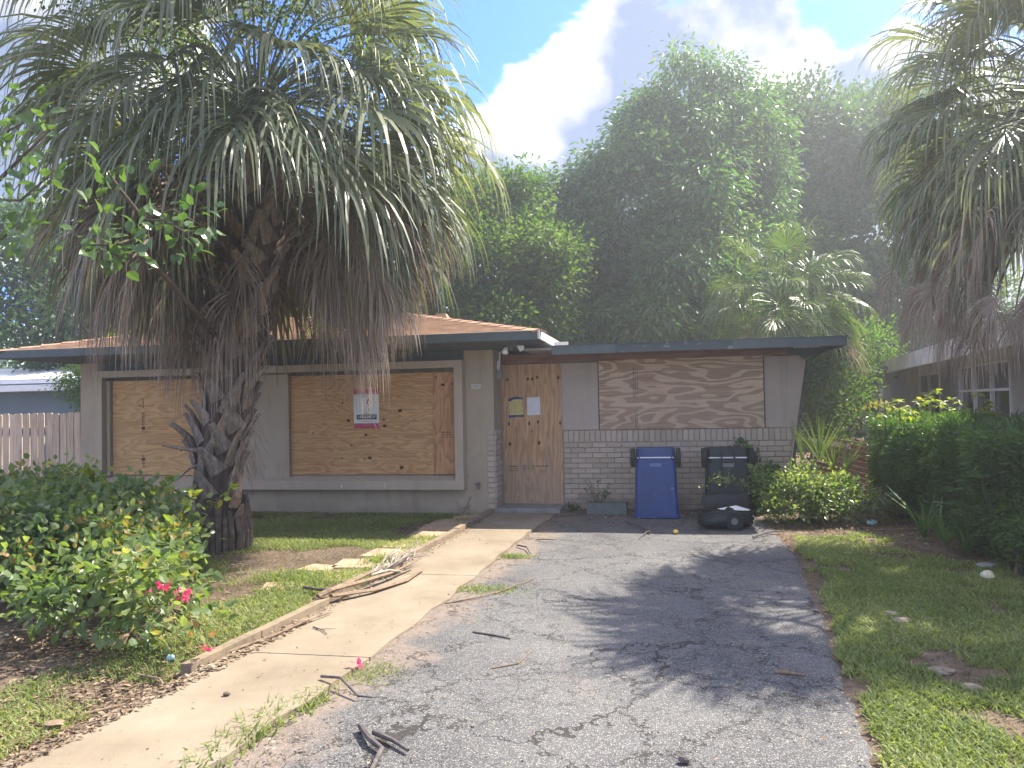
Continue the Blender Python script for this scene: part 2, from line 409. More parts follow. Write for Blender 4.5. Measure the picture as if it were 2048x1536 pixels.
    cr = t.vor(ad.outputs[0], 1.15, 'DISTANCE_TO_EDGE'); cr2 = t.vor(ad.outputs[0], 4.2, 'DISTANCE_TO_EDGE')
    m1 = t.mr(t.noise(co, 1.3, 3), .34, .44); m2 = t.mr(t.noise(t.coord(world=True, loc=(5, 2, 0)), 1.0, 2), .46, .56)
    k = t.math('MAXIMUM', t.math('MULTIPLY', t.mr(cr, .004, .013, 1, 0), m1), t.math('MULTIPLY', t.mr(cr2, .005, .020, 1, 0), m2))
    c = t.mix(t.math('MULTIPLY', k, .9), c, (.035, .03, .028))
    h = t.math('SUBTRACT', t.math('MULTIPLY', spk, .5), t.math('MULTIPLY', k, 2.0))
    M['asphalt'] = t.bsdf(c, .85, .25, nrm=t.bump(t.math('ADD', h, t.noise(co, 160, 3)), .6, .006))
    # soil
    t = NT('soil'); co = t.coord(world=True)
    a = t.noise(co, 1.4, 6, .65); b = t.noise(co, 45, 5, .75); d = t.noise(co, 9, 5, .7)
    c = t.ramp(a, [(.3, (.125, .092, .065)), (.52, (.21, .16, .115)), (.72, (.31, .245, .18))])
    c = t.mix(t.mr(b, .4, .65, 0, .6), c, (.055, .04, .03)); c = t.mix(t.mr(b, .62, .72, 0, .8), c, (.36, .28, .20))
    c = t.mix(t.mr(d, .55, .7, 0, .5), c, (.055, .062, .026))
    M['soil'] = t.bsdf(c, .95, .1, nrm=t.bump(t.math('ADD', b, d), .9, .02))
    # vegetation
    M['grass'] = leafmat('grass_blades', [(0, (.12, .165, .055)), (.45, (.21, .26, .09)), (.8, (.30, .34, .13)), (1, (.46, .42, .26))], .45, (1.35, 1.4, .6), .55, .25, .9)
    M['grass_dry'] = leafmat('dry_grass', [(0, (.10, .08, .045)), (.5, (.22, .17, .10)), (1, (.36, .28, .18))], .3, (1.2, 1.1, .8), .8, .1)
    M['mango'] = leafmat('mango_leaves', [(0, (.038, .085, .036)), (.5, (.072, .145, .052)), (.85, (.11, .195, .066)), (1, (.24, .24, .09))], .45, (1.5, 1.7, .5), .4, .45, .35)
    M['darkleaf'] = leafmat('dark_tree_leaves', [(0, (.036, .076, .040)), (.6, (.062, .118, .054)), (1, (.10, .16, .064))], .42, (1.5, 1.7, .5), .4, .4, .4)
    M['lightleaf'] = leafmat('bright_tree_leaves', [(0, (.04, .085, .018)), (.5, (.07, .13, .028)), (1, (.13, .19, .04))], .5, (1.6, 1.7, .5), .5, .25, .4)
    M['boug'] = leafmat('bougainvillea_leaves', [(0, (.08, .135, .055)), (.5, (.145, .21, .085)), (.85, (.25, .30, .12)), (1, (.42, .34, .16))], .5, (1.4, 1.5, .5), .36, .5, 1.5)
    M['bougtip'] = leafmat('young_leaves', [(0, (.16, .20, .04)), (.6, (.30, .24, .07)), (1, (.34, .17, .08))], .5, (1.3, 1.3, .6), .45, .4)
    M['hedge'] = leafmat('hedge_leaves', [(0, (.05, .10, .035)), (.6, (.085, .155, .05)), (1, (.15, .22, .06))], .35, (1.6, 1.8, .5), .42, .4, 1.2)
    M['scheff'] = leafmat('yellow_green_leaves', [(0, (.12, .19, .03)), (.6, (.22, .27, .04)), (1, (.34, .34, .07))], .55, (1.5, 1.5, .5), .4, .4)
    M['croton'] = leafmat('broad_shrub_leaves', [(0, (.05, .11, .04)), (1, (.12, .19, .07))], .4, (1.5, 1.6, .5), .35, .5)
    M['palm_g'] = leafmat('palm_green', [(0, (.095, .125, .078)), (.5, (.15, .18, .115)), (.85, (.23, .24, .155)), (1, (.42, .38, .27))], .35, (1.5, 1.6, .6), .4, .45, .8)
    M['palm_b'] = leafmat('palm_green_bg', [(0, (.06, .10, .035)), (.6, (.10, .145, .05)), (1, (.18, .19, .07))], .4, (1.5, 1.6, .6), .4, .45, .8)
    M['palm_d'] = leafmat('palm_dead', [(0, (.19, .155, .125)), (.45, (.34, .285, .235)), (.8, (.48, .42, .36)), (1, (.66, .60, .52))], .3, (1.15, 1.0, .85), .65, .25, .9)
    M['palm_m'] = leafmat('palm_fading', [(0, (.11, .11, .055)), (.5, (.20, .17, .10)), (1, (.36, .29, .19))], .35, (1.3, 1.2, .7), .6, .25, .9)
    M['pink'] = leafmat('pink_bracts', [(0, (.62, .04, .14)), (1, (.80, .10, .25))], .5, (1.2, .9, 1), .6, .2)
    M['litter'] = leafmat('leaf_litter', [(0, (.08, .055, .04)), (.4, (.19, .135, .09)), (.75, (.33, .25, .17)), (1, (.52, .44, .33))], .1, (1, 1, 1), .85, .15)
    M['bark'] = plain('bark', (.12, .095, .075), .95, .1, 0, .45, 14, .8, 40)
    M['stem'] = plain('green_stem', (.10, .10, .05), .8, .2, 0, .3, 20)
    t = NT('palm_trunk'); co = t.coord(world=True)
    fibv = t.noise(t.coord(world=True, scale=(30, 30, 3)), 1, 5, .7)
    c = t.ramp(fibv, [(.3, (.035, .028, .022)), (.6, (.12, .095, .075)), (.8, (.21, .175, .14))])
    M['trunk'] = t.bsdf(c, .95, .1, nrm=t.bump(fibv, .8, .02))
    t = NT('palm_boot'); oi = t.N('ShaderNodeObjectInfo').outputs['Random']
    fibv = t.noise(t.coord(world=True, scale=(22, 22, 5)), 1.2, 5, .7)
    c = t.ramp(fibv, [(.28, (.08, .065, .055)), (.5, (.21, .175, .145)), (.75, (.38, .33, .28))])
    c = t.mix(t.mr(oi, .55, 1, 0, .5), c, t.mix(1, c, (1.5, 1.15, .85, 1), 'MULTIPLY'))
    M['boot'] = t.bsdf(c, .9, .15, nrm=t.bump(fibv, .6, .01))
    M['deadwood'] = plain('dead_wood', (.22, .16, .11), .9, .1, 0, .35, 25, .5, 70)
    M['greystick'] = plain('grey_stick', (.12, .105, .10), .9, .1, 0, .35, 25, .5, 70)
    # plastics etc
    t = NT('blue_plastic'); co = t.coord(world=True)
    c = t.ramp(t.noise(co, 4, 5, .6), [(.3, (.012, .040, .15)), (.7, (.022, .06, .21))])
    c = t.mix(t.mr(t.noise(t.coord(world=True, scale=(1, 1, .3)), 14, 5, .7), .55, .75, 0, .3), c, (.07, .10, .22))
    M['blue'] = t.bsdf(c, .48, .4)
    M['blue2'] = plain('blue_plastic_light', (.10, .16, .36), .5, .4, 0, .1)
    t = NT('dark_green_plastic'); co = t.coord(world=True)
    c = t.ramp(t.noise(co, 5, 5, .6), [(.3, (.010, .016, .019)), (.7, (.018, .026, .030))])
    M['darkgreen'] = t.bsdf(c, .5, .4)
    M['rubber'] = plain('wheel_rubber', (.022, .028, .026), .75, .2)
    M['steel'] = plain('axle_steel', (.62, .62, .62), .35, .5, .6, .1)
    M['glass'] = plain('window_glass', (.045, .052, .062), .12, .6, 0, .2, 1.5)
    M['blind'] = plain('pale_blind', (.17, .17, .18), .6, .3, 0, .2, 2)
    M['whiteframe'] = plain('white_window_frame', (.80, .81, .82), .5, .4, 0, .06)
    M['nbwall'] = plain('neighbour_stucco', (.34, .335, .31), .9, .15, 0, .12, 2, .3, 150)
    M['nbfascia'] = plain('neighbour_fascia', (.62, .58, .52), .8, .2, 0, .15, 3)
    M['nbroof'] = plain('neighbour_roof', (.34, .32, .31), .9, .1, 0, .2, 6)
    M['bluewall'] = plain('blue_grey_wall', (.15, .20, .24), .85, .2, 0, .1, 2)
    M['metalroof'] = plain('white_metal_roof', (.72, .74, .77), .35, .5, .0, .08, 3)
    t = NT('picket_wood'); oi = t.N('ShaderNodeObjectInfo').outputs['Random']
    g = t.noise(t.coord(world=True, scale=(14, 14, 1.2)), 1.6, 5, .65, .4)
    c = t.ramp(g, [(.3, (.34, .26, .18)), (.55, (.54, .44, .33)), (.75, (.66, .57, .46))])
    c = t.mix(.5, c, t.mix(1, c, t.ramp(oi, [(0, (.75, .72, .7)), (1, (1.15, 1.1, 1.05))]), 'MULTIPLY'))
    M['picket'] = t.bsdf(c, .9, .15, nrm=t.bump(g, .4, .004))
    M['paper'] = plain('white_paper', (.66, .68, .68), .7, .2, 0, .06, 12)
    M['yellowpaper'] = plain('yellow_paper', (.58, .52, .20), .75, .2, 0, .1, 20)
    M['tape'] = plain('blue_tape', (.025, .045, .13), .6, .3, 0, .2)
    M['postwhite'] = plain('poster_white', (.60, .64, .61), .6, .3, 0, .04)
    M['postred'] = plain('poster_red', (.42, .055, .10), .6, .3, 0, .15)
    M['postpink'] = plain('poster_pale_pink', (.66, .34, .40), .6, .3, 0, .06)
    M['ink'] = plain('black_ink', (.025, .025, .025), .7, .2, 0, .1)
    M['stamp'] = plain('plywood_stamp_ink', (.085, .05, .03), .9, .1, 0, .3)
    M['knot'] = plain('wood_knot', (.055, .028, .018), .85, .1, 0, .35, 40)
    M['metal'] = plain('grey_metal', (.16, .17, .16), .5, .4, .3, .2, 20)
    M['bulb'] = plain('white_bulb', (.78, .80, .78), .3, .5, 0, .03)
    M['yellow'] = plain('yellow_fruit', (.62, .50, .10), .6, .3, 0, .2, 30)
    M['stone'] = plain('pale_stone', (.26, .22, .165), .9, .1, 0, .25, 14, .6, 50)
    M['cyan'] = plain('pale_blue_plastic', (.36, .56, .60), .4, .4, 0, .15, 20)
    M['bag'] = plain('cream_bag', (.62, .56, .40), .6, .3, 0, .25, 16)
    M['rust'] = plain('rusty_slats', (.17, .095, .065), .9, .1, 0, .35, 10)
    M['wire'] = plain('grey_wire', (.30, .28, .25), .6, .3, .3, .2)
    M['planter'] = plain('green_grey_planter', (.12, .155, .145), .85, .2, 0, .2, 8, .3, 60)
    M['purple'] = leafmat('bromeliad_leaves', [(0, (.10, .06, .07)), (1, (.20, .15, .14))], .25, (1.2, 1, 1), .5, .4)
build_mats()

# ------------------------------------------------------------ ground, paths (the setting)
def sheet(name, x0, x1, y0, y1, z, nx, ny, mat, bumpz=0.0, fn=None):
    X, Y = np.meshgrid(np.linspace(x0, x1, nx), np.linspace(y0, y1, ny))
    Z = np.full_like(X, z) + bumpz * (np.sin(X * 2.1 + Y * 1.3) + np.sin(X * 5.3 - Y * 3.7) * .6 + np.sin(X * .9 + Y * 6.1) * .5)
    if fn is not None: X, Y, Z = fn(X, Y, Z)
    V = np.stack([X, Y, Z], -1).reshape(-1, 3); i = np.arange(nx * ny).reshape(ny, nx)
    F = np.stack([i[:-1, :-1], i[:-1, 1:], i[1:, 1:], i[1:, :-1]], -1).reshape(-1, 4)
    me = mesh_np(name, V, [F]); o = link(name, me, mat, smooth=True); o['kind'] = 'structure'; return o
g = MB(); g.poly([(-400, -400, -.05), (400, -400, -.05), (400, 400, -.05), (-400, 400, -.05)]); tag(g.build('ground', M['soil']), kind='structure')
sheet('garden_soil', -16, -2.3, -16, 9, -.012, 120, 200, M['soil'], .006)
sheet('side_yard_soil', .7, 12, -16, 14, -.010, 120, 260, M['soil'], .006)
# driveway with ragged edges
def drive_edges(y):
    l = np.interp(y, [-16, -8.3, -7.16, -5.37, -2.1, -.4], [-2.65, -1.98, -1.84, -1.74, -1.65, -1.48])
    r = np.interp(y, [-16, -7.9, -6.57, -4.54, -2.69, -2.0, -.4], [.3, .84, 1.0, 1.2, 1.32, 1.3, 1.25])
    r = r + .020 * np.sin(y * 3.1) + .010 * np.sin(y * 11.3 + 1) + .008 * np.sin(y * 23 + 2) + .006 * np.sin(y * 47)
    return l, r
def drv(X, Y, Z):
    u = (X + 1) / 2; l, r = drive_edges(Y); XX = l + (r - l) * u
    Z = Z + .004 * np.sin(XX * 3 + Y * 1.1) + .006 * np.sin(Y * .8)
    Z = np.where(X > .98, -.03, Z)
    return XX, Y, Z
sheet('driveway', -1, 1, -16, -.02, .006, 40, 260, M['asphalt'], 0, drv)
# walkway slabs
walk = structE('walkway', (-2.1, -4, 0))
def walk_edges(y):
    l = np.interp(y, [-12, -8.5, -7.28, -5.7, -3.44, -.62], [-3.4, -2.88, -2.72, -2.57, -2.48, -2.38])
    r = np.interp(y, [-12, -8.3, -7.16, -5.37, -2.09, -.62], [-2.3, -1.95, -1.81, -1.71, -1.62, -1.47]); return l, r
ys = [-.62, -1.75, -4.45, -6.05, -7.6, -9.2, -12]
ys = [-.62, -2.0, -4.62, -6.9, -9.0, -12]
for a, b in zip(ys[:-1], ys[1:]):
    m = MB(); a2, b2 = a - .006, b + .006; n = 14; pl = []; pr_ = []
    for k in range(n + 1):
        y = a2 + (b2 - a2) * k / n; l, r = walk_edges(y)
        pl.append((float(l), y)); pr_.append((float(r) + .012 * math.sin(y * 9) + .008 * math.sin(y * 31), y))
    pts = pl + pr_[::-1]
    m.prism(pts, 'z', -.05, .032); m.build('walk_slab', M['walk'], walk)
# doorstep
m = MB(); m.bbox(-2.36, -1.45, -.60, -.004, -.02, .085, .01); tag(m.build('doorstep', M['greyconc']), kind='structure')
# kerb beside the lawn
kerb = structE('garden_kerb', (-2.6, -4, 0))
for (a, b) in [(-7.30, -6.62), (-6.61, -5.72), (-4.05, -3.2), (-3.19, -2.35), (-2.34, -1.5), (-1.49, -.5)]:
    l0, _ = walk_edges(a); l1, _ = walk_edges(b); w = .075; h = .085 + random.uniform(-.008, .008)
    m = MB(); m.prism([(l0 - .005, a), (l1 - .005, b), (l1 - w, b), (l0 - w, a)], 'z', -.03, h); m.build('kerb_block', M['kerb'], kerb)
# kerb of the bed under the windows
bed = structE('bed_kerb', (-4, -.45, 0))
x = -2.72
while x > -8.6:
    m = MB(); m.bbox(x - 1.17, x, -.50 + random.uniform(-.01, .01), -.42, -.02, .045, .006, rotz(0)); m.build('kerb_block', M['greyconc'], bed); x -= 1.18
# sand coloured pavers half sunk in the lawn
pav = structE('paver_path', (-2.9, -3, 0))
for (x, y, w, d, a) in [(-2.72, -.72, .42, .34, .05), (-2.83, -1.25, .50, .42, .0), (-2.86, -1.78, .46, .44, .08), (-2.84, -2.35, .46, .46, -.04), (-2.88, -2.95, .50, .46, .06), (-2.92, -3.5, .46, .42, -.08),
                        (-3.0, -4.05, .5, .42, .1), (-3.05, -4.62, .48, .40, .0), (-3.32, -5.05, .36, .3, .3), (-3.35, -4.3, .3, .28, -.2)]:
    m = MB(); m.bbox(-w / 2, w / 2, -d / 2, d / 2, -.03, .004, .004, rotz(a, (x, y, 0))); m.build('paving_slab', M['paver'], pav)

# ------------------------------------------------------------ the boarded up house
H = thing('boarded_house', 'low taupe stucco house with boarded up windows and door, brown hip roof and flat wing', 'house', (-3, 0, 0))
def hb(name, mat, *boxes, label=None, parent=H, bev=None):
    m = MB()
    for b in boxes:
        (m.bbox(*b, bev) if bev else m.box(*b))
    o = m.build(name, mat, parent)
    if label: o['label'] = label
    return o
# left block walls (front wall in pieces round the openings)
hb('wall', M['stucco'], (-9.1, -2.37, -.6, -.42, -.1, .50), (-9.1, -8.62, -.6, -.42, .50, 2.36), (-2.9, -2.37, -.6, -.42, .50, 2.36), (-8.62, -2.9, -.6, -.42, 2.08, 2.36),
   (-9.1, -8.92, -.42, 4.0, -.1, 2.36), (-2.55, -2.37, -.42, 4.0, -.1, 2.36), (-9.1, -2.37, 4.0, 4.18, -.1, 2.36), (-8.6, -2.95, -.50, -.46, .5, 2.08))
hb('window_pier', M['stucco'], (-6.25, -5.50, -.68, -.50, .505, 2.075), (-5.52, -5.485, -.69, -.50, .505, 2.07))
hb('frieze_board', M['greenlow'], (-8.75, -2.80, -.63, -.601, 2.215, 2.36))
# projecting surround
sr = MB()
sr.box(-8.70, -8.56, -.80, -.601, .37, 2.20); sr.box(-2.90, -2.78, -.80, -.601, .37, 2.20)
sr.box(-8.559, -2.901, -.80, -.601, 2.10, 2.20)
sr.prism([(-.80, .37), (-.80, .50), (-.60, .57), (-.60, .37)], 'x', -8.559, -2.901)
so = sr.build('window_surround', M['frame'], H)
so['label'] = 'projecting painted surround round both front windows'
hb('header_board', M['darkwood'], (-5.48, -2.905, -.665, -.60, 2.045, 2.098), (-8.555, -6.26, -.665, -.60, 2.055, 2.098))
hb('window_reveal', M['frame'], (-8.555, -8.50, -.70, -.605, .575, 2.05))
# boards
hb('plywood_board', M['ply_or2'], (-8.49, -6.26, -.640, -.622, .575, 2.05), label='left window board behind the palm trunk')
hb('plywood_board', M['ply_or'], (-5.475, -3.235, -.640, -.622, .575, 2.045), label='centre window board carrying the poster')
hb('plywood_board', M['ply_v'], (-3.255, -2.925, -.660, -.641, .578, 2.04), label='narrow upright board at the right of the window')
hb('plywood_board', M['ply_door'], (-2.375, -1.47, -.032, -.010, .075, 2.15), label='upright plywood board over the door')
# knots, screws
def ovals(name, pts, y, mat, parent=H):
    for (x, z, rx, rz) in pts:
        m = MB(); V = [(x + rx * math.cos(t) * random.uniform(.8, 1.15), y - .002, z + rz * math.sin(t) * random.uniform(.8, 1.15)) for t in np.linspace(0, 2 * math.pi, 11)[:-1]]
        m.add(V, [list(range(10))]); m.build('knot', mat, parent)
def u2w(px_, py_, y):   # survey of marks on the boards: fractions of the big centre board
    return (-5.475 + px_ * 2.24, .575 + (1 - py_) * 1.47)
kn = []
for (a, b, r) in [(.37, .285, .018), (.41, .46, .03), (.655, .455, .02), (.765, .37, .034), (.66, .52, .032), (.53, .605, .026), (.43, .71, .018), (.555, .835, .032), (.77, .93, .032), (.52, .85, .015), (.13, .2, .012), (.25, .2, .014), (.24, .42, .012), (.36, .835, .014), (.16, .58, .012), (.82, .5, .012)]:
    x, z = u2w(a, b, 0); kn.append((x, z, r, r * .75))
ovals('knots', kn, -.641, M['knot'])
ovals('knots', [(-3.10, 1.86, .03, .022), (-3.20, 1.97, .012, .02), (-2.97, 1.87, .012, .02)], -.661, M['knot'])
ovals('knots', [(-8.0, 1.65, .018, .012), (-7.95, 1.3, .04, .02), (-7.95, .82, .04, .02), (-7.0, 1.75, .014, .014), (-6.75, 1.62, .014, .014), (-7.3, .95, .016, .012)], -.641, M['knot'])
dk = [(-2.28, 1.93, .018, .022), (-1.97, 1.93, .022, .03), (-1.90, 1.93, .02, .028), (-1.83, 1.95, .02, .022), (-1.51, 1.94, .018, .028), (-2.27, 1.27, .016, .032), (-1.96, 1.27, .016, .036), (-1.83, 1.29, .016, .03), (-2.26, .97, .022, .032), (-1.82, .985, .022, .032), (-1.92, 1.15, .012, .014), (-1.5, 1.27, .014, .03)]
ovals('knots', dk, -.033, M['knot'])
# wing
wx = lambda z: 1.625 + .16 * z
hb('wing_wall', M['mortar'], (-1.50, 1.55, 0.0, .16, -.1, 1.16), (-2.37, -1.50, 0.0, .16, -.1, 2.2))
m = MB(); m.prism([(-1.50, 1.165), (wx(1.165), 1.165), (wx(2.16), 2.16), (-1.50, 2.16)], 'y', -.012, .14)
m.build('wing_wall', M['stucco_w'], H)
m = MB(); m.prism([(1.55, -.05), (wx(-.05) - .01, -.05), (wx(1.16) - .01, 1.163), (1.55, 1.163)], 'y', .0, .14); m.build('wing_wall', M['mortar'], H)
m = MB(); m.prism([(wx(0) + .015, 0), (wx(0) + .045, 0), (wx(2.1) + .045, 2.1), (wx(2.1) + .015, 2.1)], 'y', -.03, .13); o = m.build('edge_trim', M['darkwood'], H)
m = MB(); m.prism([(wx(.2) - .012, .2), (wx(.2) + .008, .2), (wx(2.1) + .008, 2.1), (wx(2.1) - .012, 2.1)], 'y', -.026, .0); m.build('edge_trim', M['stucco_w'], H)
hb('wing_side_wall', M['stucco'], (1.40, 1.54, .17, 5.0, -.1, 2.2), (-2.3, 1.54, 5.0, 5.15, -.1, 2.2))
hb('plywood_board', M['ply_wing'], (-.915, 1.39, -.036, -.014, 1.165, 2.175), label='weathered swirl grained board on the wing window')
hb('board_edge', M['dark'], (-.93, -.917, -.03, -.014, 1.165, 2.17), (1.392, 1.404, -.03, -.014, 1.165, 2.17))
# bricks
def brick_mesh(w, h, d):
    m = MB(); m.bbox(0, w, -d, 0, 0, h, .005)
    return mesh_np('brick', np.concatenate(m.v), [np.array(f) for f in m.f.values()])
bm_run = brick_mesh(.203, .064, .016); bm_sol = brick_mesh(.068, .168, .016); bm_half = brick_mesh(.098, .064, .016)
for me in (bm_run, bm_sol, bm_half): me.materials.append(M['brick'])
hw = wloc(H)
def brick(me, x, y, z, rz=0, sx=1):
    o = bpy.data.objects.new('brick', me); COL.objects.link(o); o.parent = H
    o.location = Vector((x, y, z)) - hw; o.rotation_euler = (random.gauss(0, .004), 0, rz + random.gauss(0, .002)); o.scale = (sx, 1, 1)
CH = .0752
for c in range(13):
    z = .0 + c * CH + .004
    x = -1.455 if c % 2 == 0 else -1.455
    first = True
    while True:
        lim = wx(z + .03) - .012
        me = bm_half if (first and c % 2) else bm_run; wdt = .098 if me is bm_half else .203
        if x + wdt > lim:
            rem = lim - x
            if rem > .04: brick(me, x, 0.0 + random.uniform(-.003, .001), z, 0, rem / wdt)
            break
        brick(me, x, random.uniform(-.003, .001), z); x += wdt + .010; first = False
x = -1.455
while x + .068 < wx(1.05) - .01:
    brick(bm_sol, x, random.uniform(-.003, .001), .986); x += .0785
# brick facing on the pier beside the door: front returns and side
for c in range(16):
    z = .0 + c * CH + .006
    brick(bm_half if c % 2 else bm_half, -2.475, -.6, z)
    if c % 2:
        brick(bm_run, -2.37, -.590, z, math.pi / 2); brick(bm_run, -2.37, -.377, z, math.pi / 2)
    else:
        brick(bm_half, -2.37, -.590, z, math.pi / 2); brick(bm_run, -2.37, -.482, z, math.pi / 2)
hb('pier_mortar', M['mortar'], (-2.365, -2.360, -.59, -.02, 0, 1.2))
# beam + soffits
hb('roof_beam', M['beam'], (-2.36, -.55, -.05, -.013, 2.165, 2.30), (-.546, 1.72, -.052, -.013, 2.178, 2.305))
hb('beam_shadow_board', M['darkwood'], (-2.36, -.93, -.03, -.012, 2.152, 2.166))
m = MB(); m.prism([(1.73, 2.30), (1.73, 2.20), (1.86, 2.165), (1.93, 2.10), (2.10, 2.16), (2.27, 2.30)], 'y', -.09, -.06); m.build('end_soffit_panel', M['soffit'], H)
m = MB(); m.prism([(1.80, 2.285), (1.80, 2.262), (2.14, 2.262), (2.16, 2.285)], 'y', -.098, -.091); m.build('end_soffit_panel', M['nbfascia'], H)
# flat roof slab
hb('flat_roof', M['nbroof'], (-1.9, 2.33, -.73, 5.2, 2.305, 2.335))
hb('roof_underside', M['darkwood'], (-1.5, 2.31, -.71, 5.15, 2.288, 2.304))
m = MB(); m.box(-1.50, -.62, -.765, -.732, 2.235, 2.35); m.box(.93, 2.345, -.765, -.732, 2.235, 2.35); m.box(2.331, 2.36, -.73, 5.2, 2.235, 2.35)
m.build('flat_fascia', M['green'], H)
hb('flat_fascia', M['peel'], (-.619, .929, -.762, -.732, 2.238, 2.349), label='peeling middle stretch of the flat roof fascia')
hb('metal_edge', M['greenlow'], (-1.5, 2.35, -.772, -.73, 2.351, 2.362))
# hip roof: courses as geometry
EX0, EX1, EY0, EY1, EZ = -9.86, -1.56, -1.4, 4.16, 2.515
TT = 2.78; SL = .235
def roofpt(t, which):
    pass
rf = MB(); NC = 24
for k in range(NC):
    t0 = TT * k / NC; t1 = TT * (k + 1) / NC; z0 = EZ + SL * t0; z1 = EZ + SL * t1; lift = .010
    a = (EX0 + t0, EX1 - t0, EY0 + t0, EY1 - t0); b = (EX0 + t1, EX1 - t1, EY0 + t1, EY1 - t1)
    A = [(a[0], a[2], z0 + lift), (a[1], a[2], z0 + lift), (a[1], a[3], z0 + lift), (a[0], a[3], z0 + lift)]
    B = [(b[0], b[2], z1), (b[1], b[2], z1), (b[1], b[3], z1), (b[0], b[3], z1)]
    A0 = [(p[0], p[1], z0) for p in A]
    V = A + B + A0
    F = [[0, 1, 5, 4], [1, 2, 6, 5], [2, 3, 7, 6], [3, 0, 4, 7], [8, 9, 1, 0], [9, 10, 2, 1], [10, 11, 3, 2], [11, 8, 0, 3]]
    rf.add(V, F)
roof = rf.build('hip_roof', M['shingle'], H); roof['label'] = 'brown shingled hip roof'
# hip and ridge caps
c0 = np.array([EX1, EY0, EZ]); c1 = np.array([EX1 - TT, EY0 + TT, EZ + SL * TT])
d0 = np.array([EX0, EY0, EZ]); d1 = np.array([EX0 + TT, EY0 + TT, EZ + SL * TT])
def caps(p, q):
    p = np.array(p); q = np.array(q); n = max(2, int(np.linalg.norm(q - p) / .28)); m = MB()
    dr = (q - p) / n; s = np.cross(dr, [0, 0, 1]); s = s / np.linalg.norm(s) * .12
    for i in range(n):
        a = p + dr * i; b = p + dr * (i + 1.1); 
        dn = np.array([0, 0, -.03]); u0 = np.array([0, 0, .026]); u1 = np.array([0, 0, .012])
        m.add([a + s + dn + u0, a + u0, a - s + dn + u0, b + s + dn + u1, b + u1, b - s + dn + u1, a + s + dn, a, a - s + dn], [[0, 3, 4, 1], [1, 4, 5, 2], [6, 0, 1, 7], [7, 1, 2, 8]])
    return m
for p, q in ((c0, c1), (d0, d1), (c1, d1)): caps(p, q).build('ridge_caps', M['shingle'], roof)
# small roof vent
m = MB(); vx, vy, vz = -3.75, 1.55, 3.02
m.add([(vx - .16, vy - .1, vz), (vx + .16, vy - .1, vz), (vx + .16, vy + .2, vz), (vx - .16, vy + .2, vz), (vx - .08, vy - .02, vz + .14), (vx + .08, vy - .02, vz + .14), (vx + .08, vy + .12, vz + .14), (vx - .08, vy + .12, vz + .14)], [[0, 1, 5, 4], [1, 2, 6, 5], [2, 3, 7, 6], [3, 0, 4, 7], [4, 5, 6, 7]])
m.build('roof_vent', M['shingle'], roof)
# eaves
hb('eave_fascia', M['green'], (EX0, EX1 - .03, EY0 - .02, EY0 + .01, 2.40, 2.52), bev=.005)
hb('eave_fascia', M['white_old_and_sunlit'], (EX1 - .028, EX1, EY0 - .02, EY1, 2.41, 2.522), label='side eave fascia with its sunlit brightness painted in as white')  # white colour stands in for sunlight on this side of the fascia
hb('eave_fascia', M['green'], (EX0 - .03, EX0 - .002, EY0 - .02, EY1, 2.40, 2.52))
m = MB()
m.add([(EX0, EY0 + .01, 2.405), (EX1 - .03, EY0 + .01, 2.405), (-2.30, -.60, 2.345), (-9.12, -.60, 2.345)], [[0, 3, 2, 1]])
m.add([(EX1 - .03, EY0 + .01, 2.405), (EX1 - .03, 4.1, 2.405), (-2.30, 4.1, 2.345), (-2.30, -.60, 2.345)], [[0, 3, 2, 1]])
m.add([(EX0, EY0 + .01, 2.405), (EX0, 4.1, 2.405), (-9.12, 4.1, 2.345), (-9.12, -.60, 2.345)], [[0, 1, 2, 3]])
m.add([(EX0, 4.16, 2.40), (EX1 - .03, 4.16, 2.40), (EX1 - .03, 4.10, 2.405), (EX0, 4.10, 2.405)], [[0, 1, 2, 3]])
m.build('soffit', M['soffit'], H)
hb('bracket_panel', M['white_old_and_sunlit'], (-1.50, -1.30, -.5, -.48, 2.352, 2.43))
# floodlight under the soffit
fl = MB(); fl.tube([(-2.03, -1.0, 2.42), (-2.03, -1.0, 2.385)], .055, 12)
flo = fl.build('floodlight', M['metal'], H); flo['label'] = 'twin bulb floodlight under the eave corner'
m = MB(); m.tube([(-2.05, -1.0, 2.38), (-2.08, -1.03, 2.33)], .03, 10); m.tube([(-2.0, -1.0, 2.38), (-1.93, -1.02, 2.35)], .03, 10); m.tube([(-2.03, -1.0, 2.385), (-2.02, -1.02, 2.30)], .028, 10); m.build('lamp_holder', M['metal'], flo)
for (p, d) in (((-2.085, -1.04, 2.335), (-.25, -.25, -1)), ((-1.925, -1.03, 2.355), (.8, -.3, -.55))):
    d = np.array(d, float); d /= np.linalg.norm(d); p = np.array(p)
    m = MB(); m.tube([p, p + d * .03, p + d * .075, p + d * .095], [.022, .032, .05, .03], 12); m.build('bulb', M['bulb'], flo, True)
# conduit and box beside the door
m = MB(); m.tube([(-2.33, -.30, 2.33), (-2.34, -.30, 2.16), (-2.345, -.31, 2.07)], .012, 8); m.tube([(-2.355, -.33, 2.20), (-2.36, -.34, 2.10), (-2.34, -.35, 2.04)], .010, 8); m.build('conduit', M['whiteframe'], H)
hb('doorbell_box', M['greyconc'], (-2.368, -2.29, -.37, -.28, 1.93, 2.06), bev=.008)
# hose bib
m = MB(); m.tube([(-2.61, -.60, .42), (-2.61, -.66, .42)], .014, 8); m.tube([(-2.61, -.645, .43), (-2.60, -.655, .36)], .016, 8); m.tube([(-2.64, -.665, .44), (-2.58, -.665, .44)], .02, 8); m.build('hose_tap', M['metal'], H)
